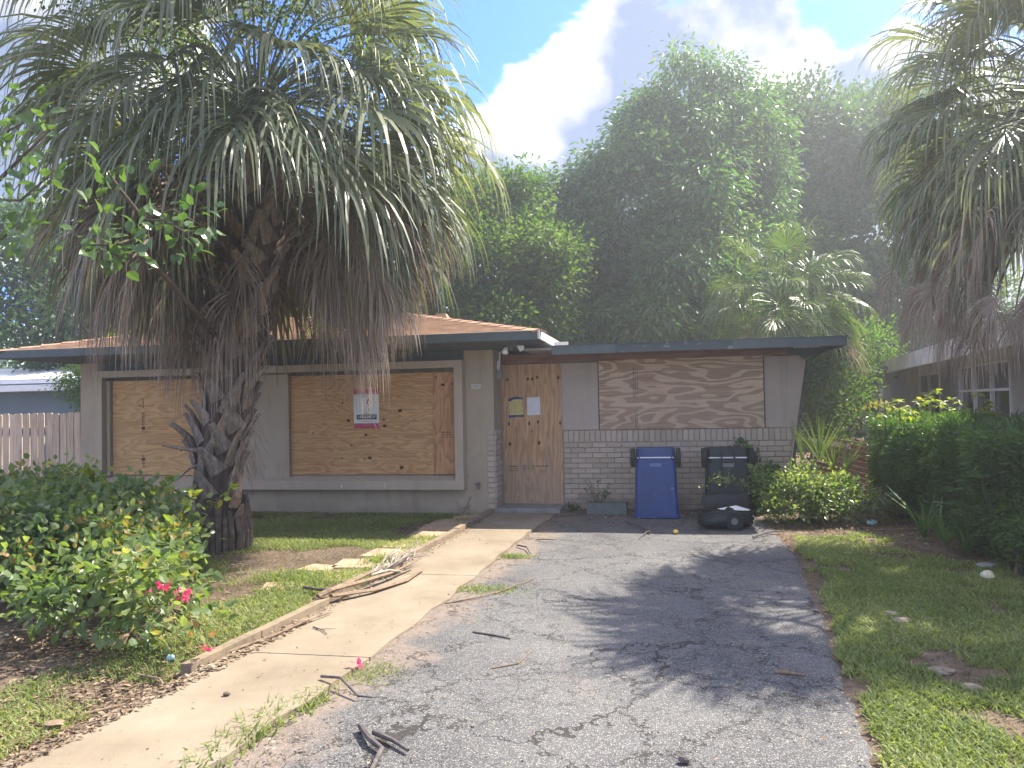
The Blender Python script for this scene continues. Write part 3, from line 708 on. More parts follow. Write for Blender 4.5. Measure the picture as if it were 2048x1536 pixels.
# text helper
def text(s, size, loc, mat, name, parent, ext=.001, sx=1.0, rx=math.pi / 2, align='CENTER', bold=0):
    cu = bpy.data.curves.new('t', 'FONT'); cu.body = s; cu.size = size; cu.extrude = ext; cu.align_x = align; cu.align_y = 'CENTER'; cu.offset = bold
    cu.resolution_u = 3
    ob = bpy.data.objects.new('t', cu); COL.objects.link(ob)
    dg = bpy.context.evaluated_depsgraph_get(); me = bpy.data.meshes.new_from_object(ob.evaluated_get(dg))
    bpy.data.objects.remove(ob); me.name = name
    me.transform(Matrix.Translation(loc) @ Matrix.Rotation(rx, 4, 'X') @ Matrix.Diagonal((sx, 1, 1, 1)))
    me.materials.clear()
    return link(name, me, mat, parent)
# house number tiles
for i, ch in enumerate('1802'):
    x = -2.675 + i * .036
    t_ = hb('number_tile', M['postwhite'], (x - .016, x + .016, -.606, -.601, 1.795, 1.858))
    text(ch, .062, (x, -.608, 1.826), M['ink'], 'digit', t_, .0008, .75)
# fine scratches / small marks on the sill
hb('paint_chip', M['white_old_and_sunlit'], (-4.62, -4.60, -.802, -.8, .40, .44), (-3.95, -3.94, -.802, -.8, .40, .45), (-3.97, -3.93, -.802, -.8, .455, .462))
# plywood stamps (illegible ink marks)
def stamp(x0, x1, z, y, rows=3, vert=False, mat=M['stamp']):
    m = MB()
    for r_ in range(rows):
        p = 0; Lh = (x1 - x0) * random.uniform(.7, 1)
        while p < Lh:
            w = random.uniform(.008, .035)
            hh = .010 if r_ else .016
            if vert: m.box(z + r_ * .028, z + r_ * .028 + hh, y - .001, y, x0 + p, x0 + min(p + w, Lh))
            else: m.box(x0 + p, x0 + min(p + w, Lh), y - .001, y, z - r_ * .032, z - r_ * .032 + hh)
            p += w + random.uniform(.004, .014)
    m.build('ink_stamp', mat, H)
stamp(-3.13, -2.93, 1.17, -.662); stamp(-2.28, -2.08, .63, -.033); stamp(-2.07, -1.95, .63, -.033, 2); stamp(-1.94, -1.62, .63, -.033, 1)
stamp(1.30, 1.58, -7.97, -.641, 2, True); stamp(1.62, 1.78, -7.96, -.641, 1, True); stamp(.70, .92, -7.97, -.641, 2, True); stamp(1.62, 2.06, -.42, -.037, 3, True, M['greystick']); stamp(1.18, 1.45, -.40, -.037, 2, True, M['greystick'])

# things fixed on the boards ------------------------------------------------
P = thing('poster', 'white and red board up company poster with a sitting dog on the centre plywood', 'poster', (-4.27, -.645, 1.25))
def pb(name, mat, x0, x1, z0, z1, y, par=P, d=.0015):
    m = MB(); m.box(x0, x1, y - d, y, z0, z1); return m.build(name, mat, par)
pb('sheet', M['postwhite'], -4.468, -4.078, 1.325, 1.753, -.643, d=.003)
pb('red_band', M['postred'], -4.468, -4.078, 1.7535, 1.818, -.643, d=.003); pb('red_band', M['postred'], -4.468, -4.078, 1.252, 1.3245, -.643, d=.003)
text('BOARD UP SERVICES  24 HOUR EMERGENCY', .021, (-4.273, -.648, 1.767), M['postpink'], 'print', P, .0006, .82)
text('Fire  Water  Storm  Vandalism  Emergency Service', .015, (-4.273, -.648, 1.737), M['ink'], 'print', P, .0006, .9)
text('Call for immediate response', .015, (-4.273, -.648, 1.712), M['ink'], 'print', P, .0006, .9)
bb = pb('black_band', M['ink'], -4.425, -4.115, 1.383, 1.452, -.6465, d=.001)
text('1-800-BOARDUP', .058, (-4.27, -.649, 1.4175), M['postwhite'], 'print', P, .0006, .66, bold=.0006)
text('www.1800boardup.com', .017, (-4.27, -.648, 1.352), M['ink'], 'print', P, .0006, .9)
pb('thin_line', M['ink'], -4.42, -4.12, 1.372, 1.374, -.6465, d=.001)
text('serving the area', .022, (-4.26, -.648, 1.298), M['postpink'], 'print', P, .0006, .9)
m = MB(); m.add([(-4.17, -.6475, 1.322), (-4.15, -.6475, 1.322), (-4.115, -.6475, 1.262), (-4.13, -.6475, 1.256)], [[0, 1, 2, 3]]); m.add([(-4.105, -.6475, 1.322), (-4.098, -.6475, 1.322), (-4.082, -.6475, 1.29), (-4.086, -.6475, 1.28)], [[0, 1, 2, 3]]); m.build('slash_mark', M['postpink'], P)
# dog drawn with thin strokes and spots
def stroke(m, pts, w=.004, y=-.6482):
    for (a, b) in zip(pts[:-1], pts[1:]):
        a = np.array(a); b = np.array(b); d = b - a; n = np.array([-d[1], d[0]]) / (np.linalg.norm(d) + 1e-9) * w / 2
        m.add([(a[0] + n[0], y, a[1] + n[1]), (b[0] + n[0], y, b[1] + n[1]), (b[0] - n[0], y, b[1] - n[1]), (a[0] - n[0], y, a[1] - n[1])], [[0, 3, 2, 1]])
O = (-4.468, 1.325)
def q(x, y_): return (O[0] + .39 * (x - 260) / 820, O[1] + .428 * (1190 - y_) / 890)
m = MB()
stroke(m, [q(*p) for p in [(790, 530), (815, 545), (810, 570), (760, 590), (765, 650), (775, 720), (780, 800), (785, 880), (770, 905)]])
stroke(m, [q(*p) for p in [(700, 620), (680, 670), (630, 730), (610, 800), (580, 870), (530, 905)]])
stroke(m, [q(*p) for p in [(735, 720), (740, 790), (760, 850), (770, 900)]]); stroke(m, [q(*p) for p in [(640, 790), (690, 830), (700, 900), (650, 905)]])
stroke(m, [q(*p) for p in [(530, 905), (560, 915), (770, 912)]])
for (x, y_, r_) in [(660, 740, 9), (690, 700, 8), (640, 800, 10), (670, 850, 11), (620, 860, 9), (730, 760, 7), (590, 890, 8), (700, 880, 8), (720, 690, 6), (755, 800, 6), (650, 890, 8), (825, 548, 9), (745, 640, 6)]:
    c = q(x, y_); rr = r_ * .00055
    m.add([(c[0] + rr * math.cos(t), -.6482, c[1] + rr * math.sin(t)) for t in np.linspace(0, 2 * math.pi, 8)[:-1]], [list(range(7))])
m.add([(*[q(690, 530)[0]], -.6482, q(690, 530)[1]), (q(665, 600)[0], -.6482, q(665, 600)[1]), (q(705, 620)[0], -.6482, q(705, 620)[1]), (q(720, 540)[0], -.6482, q(720, 540)[1])], [[0, 1, 2, 3]])
m.build('dog_drawing', M['ink'], P)
m = MB(); m.add([(q(a, b)[0], -.6484, q(a, b)[1]) for a, b in [(670, 560), (690, 500), (730, 440), (760, 430), (795, 490), (790, 515), (730, 505), (700, 560)]], [list(range(8))]); m.build('red_helmet', M['postred'], P)

Nt = thing('notice', 'yellow handwritten notice held by blue tape on the door board', 'paper', (-2.155, -.035, 1.38))
m = MB(); nx, nz = 6, 6; V = [(-2.255 + .20 * i / nx + .008 * math.sin(j), -.037 - .004 * math.sin(i * 1.4) ** 2, 1.395 + .245 * j / nz) for j in range(nz + 1) for i in range(nx + 1)]
m.add(V, [[j * 7 + i, j * 7 + i + 1, (j + 1) * 7 + i + 1, (j + 1) * 7 + i] for j in range(nz) for i in range(nx)]); m.build('sheet', M['yellowpaper'], Nt)
m = MB(); m.prism([(-2.28, 1.615), (-2.26, 1.645), (-2.19, 1.668), (-2.13, 1.672), (-2.04, 1.645), (-2.05, 1.63), (-2.12, 1.636), (-2.20, 1.628), (-2.24, 1.60)], 'y', -.045, -.042); m.build('tape_strip', M['tape'], Nt)
m = MB(); m.prism([(-2.265, 1.358), (-2.265, 1.398), (-2.035, 1.402), (-2.045, 1.368), (-2.14, 1.372)], 'y', -.045, -.042); m.build('tape_strip', M['tape'], Nt)
m = MB()
for i, z in enumerate((1.60, 1.575, 1.55, 1.52, 1.495, 1.465, 1.44)):
    p = -2.235
    while p < -2.09 + .02 * (i % 3):
        w = random.uniform(.01, .035); stroke(m, [(p, z), (p + w * .5, z + random.uniform(-.008, .008)), (p + w, z)], .003, -.0425); p += w + .008
m.build('handwriting', M['stamp'], Nt)
m = MB(); m.prism([(-1.985, 1.39), (-1.787, 1.397), (-1.792, 1.662), (-1.99, 1.655)], 'y', -.036, -.034); tag(m.build('paper_sheet', M['paper']), 'blank white sheet of paper stuck on the door board beside the yellow notice', 'paper')

# ------------------------------------------------------------ palms
def frond_mesh(base, az, el, pl, br, n=44, spread=115, droop=.8, pdroop=.35, dead=False, seg=6, rs=None, hang=0.0):
    rs = rs or random
    V = []; F4 = []
    g = np.array([0, 0, -1.0])
    d = np.array([math.cos(az) * math.cos(el), math.sin(az) * math.cos(el), math.sin(el)])
    # petiole
    P_ = [np.array(base, float)]; dd = d.copy(); ns = 5
    for i in range(ns):
        dd = dd + g * pdroop * (i + 1) / ns * .5; dd /= np.linalg.norm(dd); P_.append(P_[-1] + dd * pl / ns)
    mb = MB(); mb.tube(P_, [.022, .017, .014, .012, .011, .009], 4, False)
    hub = P_[-1]; dh = dd
    upv = np.array([0, 0, 1.0]);
    s = np.cross(dh, upv); 
    if np.linalg.norm(s) < .15: s = np.array([-math.sin(az), math.cos(az), 0])
    s /= np.linalg.norm(s)
    rollv = rs.uniform(-.6, .6) if not dead else rs.uniform(-1.3, 1.3)
    nr = np.cross(s, dh); s = s * math.cos(rollv) + nr * math.sin(rollv); nr = np.cross(s, dh)
    A = np.linspace(-math.radians(spread), math.radians(spread), n)
    L = br * (.62 + .38 * np.cos(A * .75)) * np.array([rs.uniform(.88, 1.08) for _ in range(n)])
    da = A[1] - A[0]
    D0 = np.cos(A)[:, None] * dh + np.sin(A)[:, None] * s + nr * (.10 + .25 * np.abs(np.sin(A)))[:, None] * (1 if not dead else -.2)
    D0 /= np.linalg.norm(D0, axis=1, keepdims=True)
    cost = .22 * br * np.clip(np.cos(A), 0, 1) ** 2
    start = hub + dh * cost[:, None] + g * (cost ** 2)[:, None] * .6
    pts = [start]; D = D0.copy(); fused = .34 if not dead else .2
    dr = np.array([droop * rs.uniform(.6, 1.5) for _ in range(n)])[:, None]
    W = []
    for k in range(seg + 1):
        t = k / seg
        dist = L * t
        w = np.where(t <= fused, 1.15 * dist * abs(da) + .004, 0)
        wm = 1.1 * L * fused * abs(da)
        w = np.where(t > fused, wm * (1 - (t - fused) / (1 - fused)) ** .8 + .0015, w)
        W.append(w)
        if k < seg:
            tt = (k + .5) / seg
            f = dr * (max(0, tt - fused * .5) ** 1.3) * 1.25 * (6 / seg)
            D = D + g * f
            D = D + np.array([[rs.gauss(0, .028), rs.gauss(0, .028), rs.gauss(0, .02)] for _ in range(n)])
            if dead: D = D + np.array([[rs.gauss(0, .07), rs.gauss(0, .07), 0] for _ in range(n)])
            D /= np.linalg.norm(D, axis=1, keepdims=True)
            pts.append(pts[-1] + D * (L / seg)[:, None])
    side = np.cross(D0, nr); side /= (np.linalg.norm(side, axis=1, keepdims=True) + 1e-9)
    pleat = ((np.arange(n) % 2) * 2 - 1)[:, None]
    tw = nr * .45 * pleat
    sd = side + tw; sd /= np.linalg.norm(sd, axis=1, keepdims=True)
    Vs = []
    for k in range(seg + 1):
        Vs.append(pts[k] - sd * W[k][:, None] / 2); Vs.append(pts[k] + sd * W[k][:, None] / 2)
    VV = np.stack(Vs, 1)   # n, 2(seg+1), 3
    K = 2 * (seg + 1)
    idx = np.arange(n)[:, None] * K
    F = np.concatenate([idx + np.array([[2 * k, 2 * k + 1, 2 * k + 3, 2 * k + 2]]) for k in range(seg)])
    pv = np.concatenate(mb.v); pf = [np.array(f) for f in mb.f.values()]
    return merge([(VV.reshape(-1, 3), [F]), (pv, pf)])
def add_frond(name, mat, parent, label=None, **kw):
    v, f = frond_mesh(**kw); me = mesh_np(name, v, f); o = link(name, me, mat, parent)
    if label: o['label'] = label
    return o

def boot_mesh(w=.10, l=.34, split=True):
    """leaf base: wide at the bottom, curving out to a cut tip. local: x across, z up, -y outward"""
    V = []; prof = [(0, w, .0), (.35, w * .78, .012), (.7, w * .5, .03), (1.0, w * .36, .065)]
    for (t, ww, o) in prof:
        for (sx, dy) in ((-1, .0), (-.5, -.022), (.5, -.022), (1, .0), (0, .018)):
            V.append((sx * ww / 1.0, -o + dy, t * l))
    F = []
    for k in range(3):
        for i in range(5):
            j = (i + 1) % 5; F.append([k * 5 + i, k * 5 + j, (k + 1) * 5 + j, (k + 1) * 5 + i])
    F.append([19, 18, 17, 16, 15][::-1]); F.append([0, 1, 2, 3, 4][::-1])
    return V, F

def trunk_with_boots(T, path, rad, boots_z, nb, seed, base_rough=True):
    rs = random.Random(seed)
    pz = [p[2] for p in path]
    zz = np.linspace(pz[0], pz[-1], 40); n = 18; m = MB()
    V = []
    for z in zz:
        cx = np.interp(z, pz, [p[0] for p in path]); cy = np.interp(z, pz, [p[1] for p in path]); r = np.interp(z, pz, rad)
        for k in range(n):
            a = 2 * math.pi * k / n; rr = r * (1 + .06 * math.sin(a * 3 + z * 5) + .05 * rs.uniform(-1, 1))
            V.append((cx + rr * math.cos(a), cy + rr * math.sin(a), z))
    F = [[i * n + k, i * n + (k + 1) % n, (i + 1) * n + (k + 1) % n, (i + 1) * n + k] for i in range(39) for k in range(n)]
    m.add(V, F); m.build('trunk', M['trunk'], T)
    bv, bf = boot_mesh(); bme = [mesh_np('leaf_base', bv, [np.array([f for f in bf if len(f) == k]) for k in (4, 5)])]
    bv2, _ = boot_mesh(.075, .42); bme.append(mesh_np('leaf_base', bv2, [np.array([f for f in bf if len(f) == k]) for k in (4, 5)]))
    for b in bme: b.materials.append(M['boot'])
    off = wloc(T)
    for i in range(nb):
        z = boots_z[0] + (boots_z[1] - boots_z[0]) * (i + rs.uniform(-.3, .3)) / nb; a = i * 2.39996 + rs.uniform(-.12, .12)
        cx = np.interp(z, pz, [p[0] for p in path]); cy = np.interp(z, pz, [p[1] for p in path]); r = np.interp(z, pz, rad)
        o = bpy.data.objects.new('leaf_base', bme[i % 2]); COL.objects.link(o); o.parent = T
        tilt = (1 if i % 2 else -1) * rs.uniform(.35, .75)
        Mx = Matrix.Translation(Vector((cx + r * .97 * math.cos(a), cy + r * .97 * math.sin(a), z)) - off) @ Matrix.Rotation(a + math.pi / 2, 4, 'Z') @ Matrix.Rotation(rs.uniform(.02, .22), 4, 'X') @ Matrix.Rotation(tilt, 4, 'Y') @ Matrix.Scale(rs.uniform(.85, 1.25), 4)
        o.matrix_local = Mx

# big cabbage palm in front of the house
PALM = thing('cabbage_palm', 'large shaggy fan palm with brown dead skirt standing on the lawn before the house', 'palm tree', (-4.88, -3.45, 0))
path = [(-4.90, -3.42, -.05), (-4.92, -3.40, .35), (-5.00, -3.36, .7), (-4.93, -3.32, 1.38), (-4.78, -3.28, 2.25), (-4.60, -3.22, 2.9), (-4.50, -3.20, 3.7), (-4.55, -3.22, 5.0)]
trunk_with_boots(PALM, path, [.25, .235, .25, .25, .26, .26, .24, .2], (.55, 4.2), 118, 3)
# ragged base: root collar
m = MB(); nn = 26
for k in range(nn):
    a = 2 * math.pi * k / nn + random.uniform(-.1, .1); r0 = .24; z0 = random.uniform(.30, .62)
    m.tube([(-4.90 + r0 * math.cos(a), -3.42 + r0 * math.sin(a), z0), (-4.90 + (r0 + .05) * math.cos(a), -3.42 + (r0 + .05) * math.sin(a), z0 * .45), (-4.90 + (r0 + .035) * math.cos(a), -3.42 + (r0 + .035) * math.sin(a), -.03)], [.03, .035, .04], 6)
m.build('root_collar', M['bark'], PALM)
# protruding old leaf stalks
for pts, r_ in (([(-4.98, -3.6, 1.10), (-5.12, -3.68, 1.13), (-5.42, -3.75, 1.18)], [.09, .05, .02]), ([(-4.95, -3.6, 1.0), (-5.15, -3.66, .92), (-5.30, -3.7, .78)], [.05, .03, .01]),
                ([(-4.70, -3.6, .62), (-4.60, -3.66, .88), (-4.50, -3.68, 1.22)], [.07, .045, .02]), ([(-4.72, -3.6, .95), (-4.60, -3.66, 1.2), (-4.42, -3.66, 1.5)], [.06, .04, .02]), ([(-4.65, -3.6, .50), (-4.58, -3.66, .62), (-4.52, -3.66, .85)], [.07, .05, .02]), ([(-4.72, -3.5, .33), (-4.62, -3.55, .42), (-4.56, -3.58, .52)], [.05, .05, .02])):
    m = MB(); m.tube(pts, r_, 7, True, .45); m.build('leaf_stalk', M['boot'], PALM)
# hanging threads
m = MB()
for k in range(34):
    x = -4.42 + random.uniform(-.06, .14); y = -3.62 + random.uniform(-.1, .06); z = random.uniform(.9, 1.75); p = [(x - .08, y, z)]
    for j in range(5): p.append((p[-1][0] + random.uniform(-.02, .06), p[-1][1] + random.uniform(-.02, .02), p[-1][2] - random.uniform(.02, .09)))
    m.tube(p, .0025, 4, False)
m.build('fibre_threads', M['deadwood'], PALM)
rs = random.Random(11)
def crown(T, c, ng, nd, nm, br, pl, rs, matg, top=75, skirt_r=.3, nseg=6, nl=46, lean=(0, 0), deadlow=2.2, gmin=-22, facing=R(-61), dl=.74, dpl=1.0):
    i = 0
    for k in range(ng):
        u = (k + .5) / ng; el = math.radians(top - (top - gmin) * u ** .85); az = k * 2.39996 + rs.uniform(-.2, .2)
        if math.cos(az - facing) > .7 and el < R(-13): continue
        b = (c[0] + .12 * math.cos(az), c[1] + .12 * math.sin(az), c[2] + .35 * (1 - u) - .1)
        add_frond('frond', matg, T, base=b, az=az, el=el, pl=pl * rs.uniform(.85, 1.15), br=br * rs.uniform(.85, 1.12), n=nl, spread=rs.uniform(90, 120), droop=rs.uniform(1.0, 2.2), pdroop=rs.uniform(.35, .8), seg=nseg, rs=rs)
    ml = .88 if dl > .7 else .74
    for k in range(nm):
        az = k * 2.39996 * 1.0 + .7 + rs.uniform(-.2, .2)
        if math.cos(az - facing) > .62: continue
        el = math.radians(rs.uniform(-50, 8))
        b = (c[0] + .16 * math.cos(az), c[1] + .16 * math.sin(az), c[2] - rs.uniform(.1, .5))
        add_frond('fading_frond', (M['palm_m'], M['palm_d'])[k % 2], T, base=b, az=az, el=el, pl=pl * rs.uniform(.7, 1.0), br=br * ml * rs.uniform(.9, 1.15), n=nl, spread=rs.uniform(80, 110), droop=rs.uniform(.8, 1.3), pdroop=.6, seg=nseg, rs=rs)
    for k in range(nd):
        az = k * 2.39996 + 1.9 + rs.uniform(-.25, .25); el = math.radians(rs.uniform(-50, 2))
        b = (c[0] + .2 * math.cos(az), c[1] + .2 * math.sin(az), c[2] - rs.uniform(.3, .9))
        fc = max(0, math.cos(az - facing)) ** 3; lat = abs(math.cos(az - R(11))); sh = 1.0
        if lat < .5: sh = .45; b = (b[0], b[1], b[2] + .35)
        if fc > .5: b = (b[0], b[1], b[2] + .25)
        if fc > .42: continue
        add_frond('dead_frond', M['palm_d'], T, base=b, az=az, el=el, pl=pl * dpl * rs.uniform(.85, 1.22) * (1 - .35 * fc), br=br * dl * sh * rs.uniform(.80, 1.18) * (1 - .3 * fc), n=nl, spread=rs.uniform(45, 85), droop=rs.uniform(1.3, 2.4), pdroop=.75, dead=True, seg=nseg, rs=rs)
crown(PALM, (-4.55, -3.22, 5.0), 118, 108, 84, 1.38, 1.5, rs, M['palm_g'], gmin=-35)
# low dead fronds by the trunk
for (b, az, el, pl, br) in [((-4.75, -3.4, 3.1), 3.9, -40, .45, 1.15), ((-4.7, -3.45, 3.3), 4.6, -55, .4, 1.1), ((-4.7, -3.4, 3.4), 4.9, -60, .45, 1.2), ((-4.85, -3.4, 2.9), 3.6, -60, .3, .9), ((-4.6, -3.4, 3.6), 5.4, -50, .5, 1.1), ((-4.6, -3.4, 3.9), 5.1, -45, .6, 1.3)]:
    add_frond('dead_frond', M['palm_d'], PALM, base=b, az=az, el=math.radians(el), pl=pl, br=br, n=40, spread=60, droop=2.6, pdroop=1.5, dead=True, rs=rs)

# palm at the right, trunk beyond the frame inside the hedge
PR = thing('fan_palm', 'tall fan palm at the right edge with grey brown skirt hanging over the hedge', 'palm tree', (4.15, -2.7, 0))
trunk_with_boots(PR, [(4.15, -2.7, -.05), (4.25, -2.6, 1.5), (4.20, -2.5, 4.45)], [.24, .2, .19], (1.2, 3.9), 60, 5)
crown(PR, (4.25, -2.5, 4.5), 86, 116, 60, 1.12, 1.14, random.Random(23), M['palm_g'], facing=R(90), dl=.58, dpl=1.42)
for (az, el, pl_, br_) in [(228, 36, 1.2, 1.0), (255, 42, 1.2, .95), (235, 60, 1.2, 1.0)]:
    add_frond('frond', M['palm_g'], PR, base=(4.2, -2.55, 4.5), az=R(az), el=R(el), pl=pl_, br=br_, n=46, spread=150, droop=.25, pdroop=.2, rs=random.Random(az))
#
# palm behind the flat roof
PBK = thing('fan_palm', 'bright green fan palm growing behind the flat roofed wing', 'palm tree', (2.62, 6.5, 0))
trunk_with_boots(PBK, [(2.62, 6.5, -.05), (2.62, 6.5, 3.2)], [.2, .17], (1.6, 3.1), 30, 6)
crown(PBK, (2.62, 6.5, 3.55), 58, 6, 16, 1.05, 1.0, random.Random(31), M['palm_b'], top=80, gmin=-45)

# ------------------------------------------------------------ trees
def foliage(blobs, n, leaf, width, tmpl, clus=10, spread=.35, droop=.5, inner=.62, outw=.5, seed=1, puffs=13):
    global rng
    r_ = np.random.default_rng(seed)
    B = np.array(blobs, float)   # x,y,z,rx,ry,rz
    nc = n // clus
    pf = []
    for b in B:
        k_ = int(puffs * (b[3] * b[5]) / (B[:, 3] * B[:, 5]).mean()) + 6
        d = r_.normal(size=(k_, 3)); d[:, 2] += .2; d /= np.linalg.norm(d, axis=1, keepdims=True)
        c = b[:3] + d * b[3:6] * r_.uniform(.66, 1.08, (k_, 1)); pr_ = r_.uniform(.20, .52, (k_, 1)) * b[3:6]
        pf.append(np.hstack([c, pr_]))
    PF = np.concatenate(pf)
    PF = np.vstack([PF, np.hstack([B[:, :3], B[:, 3:6] * .75])]); w = PF[:, 3] * PF[:, 5]; w = w / w.sum()
    bi = r_.choice(len(PF), nc * 2, p=w)
    d = r_.normal(size=(nc * 2, 3)); d[:, 2] += .45; d /= np.linalg.norm(d, axis=1, keepdims=True)
    rad = inner + (1.04 - inner) * r_.random((nc * 2, 1)) ** .7
    C = PF[bi, :3] + d * PF[bi, 3:6] * rad
    keep = np.ones(len(C), bool)
    for b in B:
        q_ = (((C - b[:3]) / b[3:6]) ** 2).sum(1); keep &= ~(q_ < .42)
    keep &= C[:, 2] > .15
    C = C[keep][:nc]; d = d[keep][:nc]; nc = len(C)
    idx = np.repeat(np.arange(nc), clus); k = len(idx)
    off = r_.normal(size=(k, 3)) * spread * np.array([1, 1, .8])
    Pp = C[idx] + off
    D = off / (np.linalg.norm(off, axis=1, keepdims=True) + 1e-9) * .6 + d[idx] * outw + np.array([0, 0, -droop]) + r_.normal(size=(k, 3)) * .35
    Nn = np.array([0, 0, .55]) + r_.normal(size=(k, 3)) * .75 + d[idx] * .7
    s = leaf * r_.uniform(.7, 1.25, k)
    return inst(tmpl[0], tmpl[1], Pp, D, Nn, s, np.full(k, width / leaf) if False else r_.uniform(.85, 1.15, k) * width / leaf)
def limbs(base, targets, r0, mid=.45, jit=.25, rs=random):
    m = MB(); base = np.array(base, float); tm = np.mean(targets, 0)
    fork = base + (tm - base) * mid * np.array([.25, .25, 1]); fork[2] = base[2] + (min(t[2] for t in targets) - base[2]) * .45
    m.tube([base, base * .5 + fork * .5 + np.array([rs.uniform(-.1, .1), rs.uniform(-.1, .1), 0]), fork], [r0 * 1.15, r0 * .95, r0 * .8], 9)
    for t in targets:
        t = np.array(t, float); a = fork + (t - fork) * .35 + np.array([rs.uniform(-jit, jit), rs.uniform(-jit, jit), .15]); b = fork + (t - fork) * .7 + np.array([rs.uniform(-jit, jit), rs.uniform(-jit, jit), .1])
        m.tube([fork, a, b, t], [r0 * .6, r0 * .42, r0 * .26, r0 * .1], 7)
        for q_ in range(4):
            e = t + np.array([rs.uniform(-.9, .9), rs.uniform(-.9, .9), rs.uniform(-.3, .8)]); m.tube([b, (b + e) / 2 + np.array([0, 0, .1]), e], [r0 * .2, r0 * .12, r0 * .05], 5)
    return m
def tree(name, label, base, blobs, mat, n, leaf, width, seed, r0=.2, tmpl=LEAF2, parent_cat='tree', **kw):
    T = thing(name, label, parent_cat, base)
    rs = random.Random(seed)
    tg = [(b[0], b[1], b[2]) for b in blobs][:9]
    limbs(base, tg, r0, rs=rs).build('trunk', M['bark'], T, True)
    v, f = foliage(blobs, n, leaf, width, tmpl, seed=seed, **kw)
    link('crown', mesh_np('crown', v, f), mat, T)
    return T
tree('mango_tree', 'tallest round crowned mango tree behind the flat roof, drooping dark green leaves', (.6, 14.6, 0),
     [(1.1, 14.9, 11.9, 1.0, 1.1, 1.0), (1.5, 15.1, 10.8, 1.7, 1.7, 1.4), (.1, 14.8, 10.0, 1.35, 1.4, 1.3), (2.3, 15.3, 10.3, 1.7, 1.8, 1.7), (-.8, 13.7, 7.7, 1.7, 1.8, 1.7), (.6, 14.2, 8.2, 2.4, 2.2, 2.4), (2.2, 15.3, 7.6, 1.9, 2, 2.1), (-.3, 13.2, 5.2, 2.5, 2.1, 2.2), (1.6, 13.5, 4.9, 2.3, 2.1, 2.0), (-1.0, 12.4, 3.2, 2.3, 1.8, 1.8), (1.6, 13, 2.6, 2.4, 1.8, 1.6)],
     M['mango'], 90000, .25, .08, 41, .30, clus=11, spread=.23, droop=.75)
tree('mango_tree', 'smaller mango crown left of the tallest tree, with a gap of sky between them', (-3.0, 13.0, 0),
     [(-1.95, 13.5, 8.9, .7, .7, .8), (-2.0, 13.4, 8.1, .7, .8, .7), (-3.4, 13.2, 7.8, 1.1, 1.1, 1.05), (-3.2, 13.2, 7.0, 1.5, 1.4, 1.2), (-2.6, 12.5, 5.6, 1.7, 1.5, 1.4), (-3.4, 12.4, 4.0, 1.8, 1.5, 1.5), (-2.0, 12.0, 3.0, 1.7, 1.5, 1.4)],
     M['mango'], 32000, .25, .075, 42, .2, clus=11, spread=.22, droop=.75)
tree('broadleaf_tree', 'dense dark broadleaf tree right of the mango, flat topped against the sky', (5.8, 19.5, 0),
     [(4.6, 19.6, 11.5, 1.8, 1.8, 1.4), (6.3, 20, 11.7, 2.0, 1.8, 1.4), (5.4, 19.8, 10.3, 2.4, 2.2, 1.9), (3.7, 18.8, 10.0, 1.8, 1.8, 2.0), (7.6, 20.4, 10.9, 1.9, 1.8, 1.9), (4.4, 18.8, 7.9, 2.1, 1.9, 1.8), (7.2, 19.5, 8.3, 2.2, 2.0, 2.0), (5.7, 18.3, 6.4, 2.3, 2.0, 2.0), (9.0, 21.5, 11.6, 1.9, 1.8, 2.0), (9.4, 20.6, 8.2, 2.3, 2, 2.5), (5.4, 18, 3.8, 3, 2, 2.2), (8.6, 19.6, 4.6, 2.6, 2, 2.6)],
     M['darkleaf'], 80000, .22, .12, 43, .34, clus=12, spread=.28, droop=.1)
tree('broadleaf_tree', 'light green tree between the big palm crown and the mango trees', (-5.0, 9.8, 0),
     [(-4.6, 10.0, 7.2, .85, .9, .8), (-5.4, 9.9, 6.6, 1.0, 1.0, 1.1), (-4.2, 10.1, 6.4, 1.05, 1.1, 1.3), (-5.9, 9.8, 5.8, 1.2, 1.2, 1.3), (-4.7, 9.2, 5.2, 1.5, 1.2, 1.4), (-3.5, 9.4, 4.6, 1.2, 1.1, 1.3), (-5.8, 9.0, 4.4, 1.3, 1.1, 1.3), (-7.0, 9.6, 5.6, 1.2, 1.1, 1.3), (-4.5, 8.9, 3.4, 1.8, 1.2, 1.3), (-6.6, 9.0, 3.6, 1.4, 1.1, 1.3)],
     M['lightleaf'], 50000, .16, .075, 44, .17, clus=11, spread=.2, droop=.3)
tree('broadleaf_tree', 'dark leafy tree at the far left above the neighbouring roof', (-19, 9.8, 0),
     [(-19.8, 9.6, 5.4, 1.7, 1.5, 1.5), (-18.5, 9.6, 4.4, 1.6, 1.5, 1.5), (-20.3, 10.2, 6.6, 1.5, 1.5, 1.3), (-18.4, 11.4, 5.2, 1.8, 1.6, 1.6), (-16.8, 11.7, 5.3, 1.8, 1.6, 1.6), (-15.1, 12, 5.1, 1.7, 1.6, 1.6), (-17, 11.2, 3.6, 2.4, 1.6, 1.4), (-21.7, 10.7, 6.6, 1.8, 1.6, 1.6)],
     M['darkleaf'], 40000, .20, .10, 45, .26, clus=11, spread=.26, droop=.3)
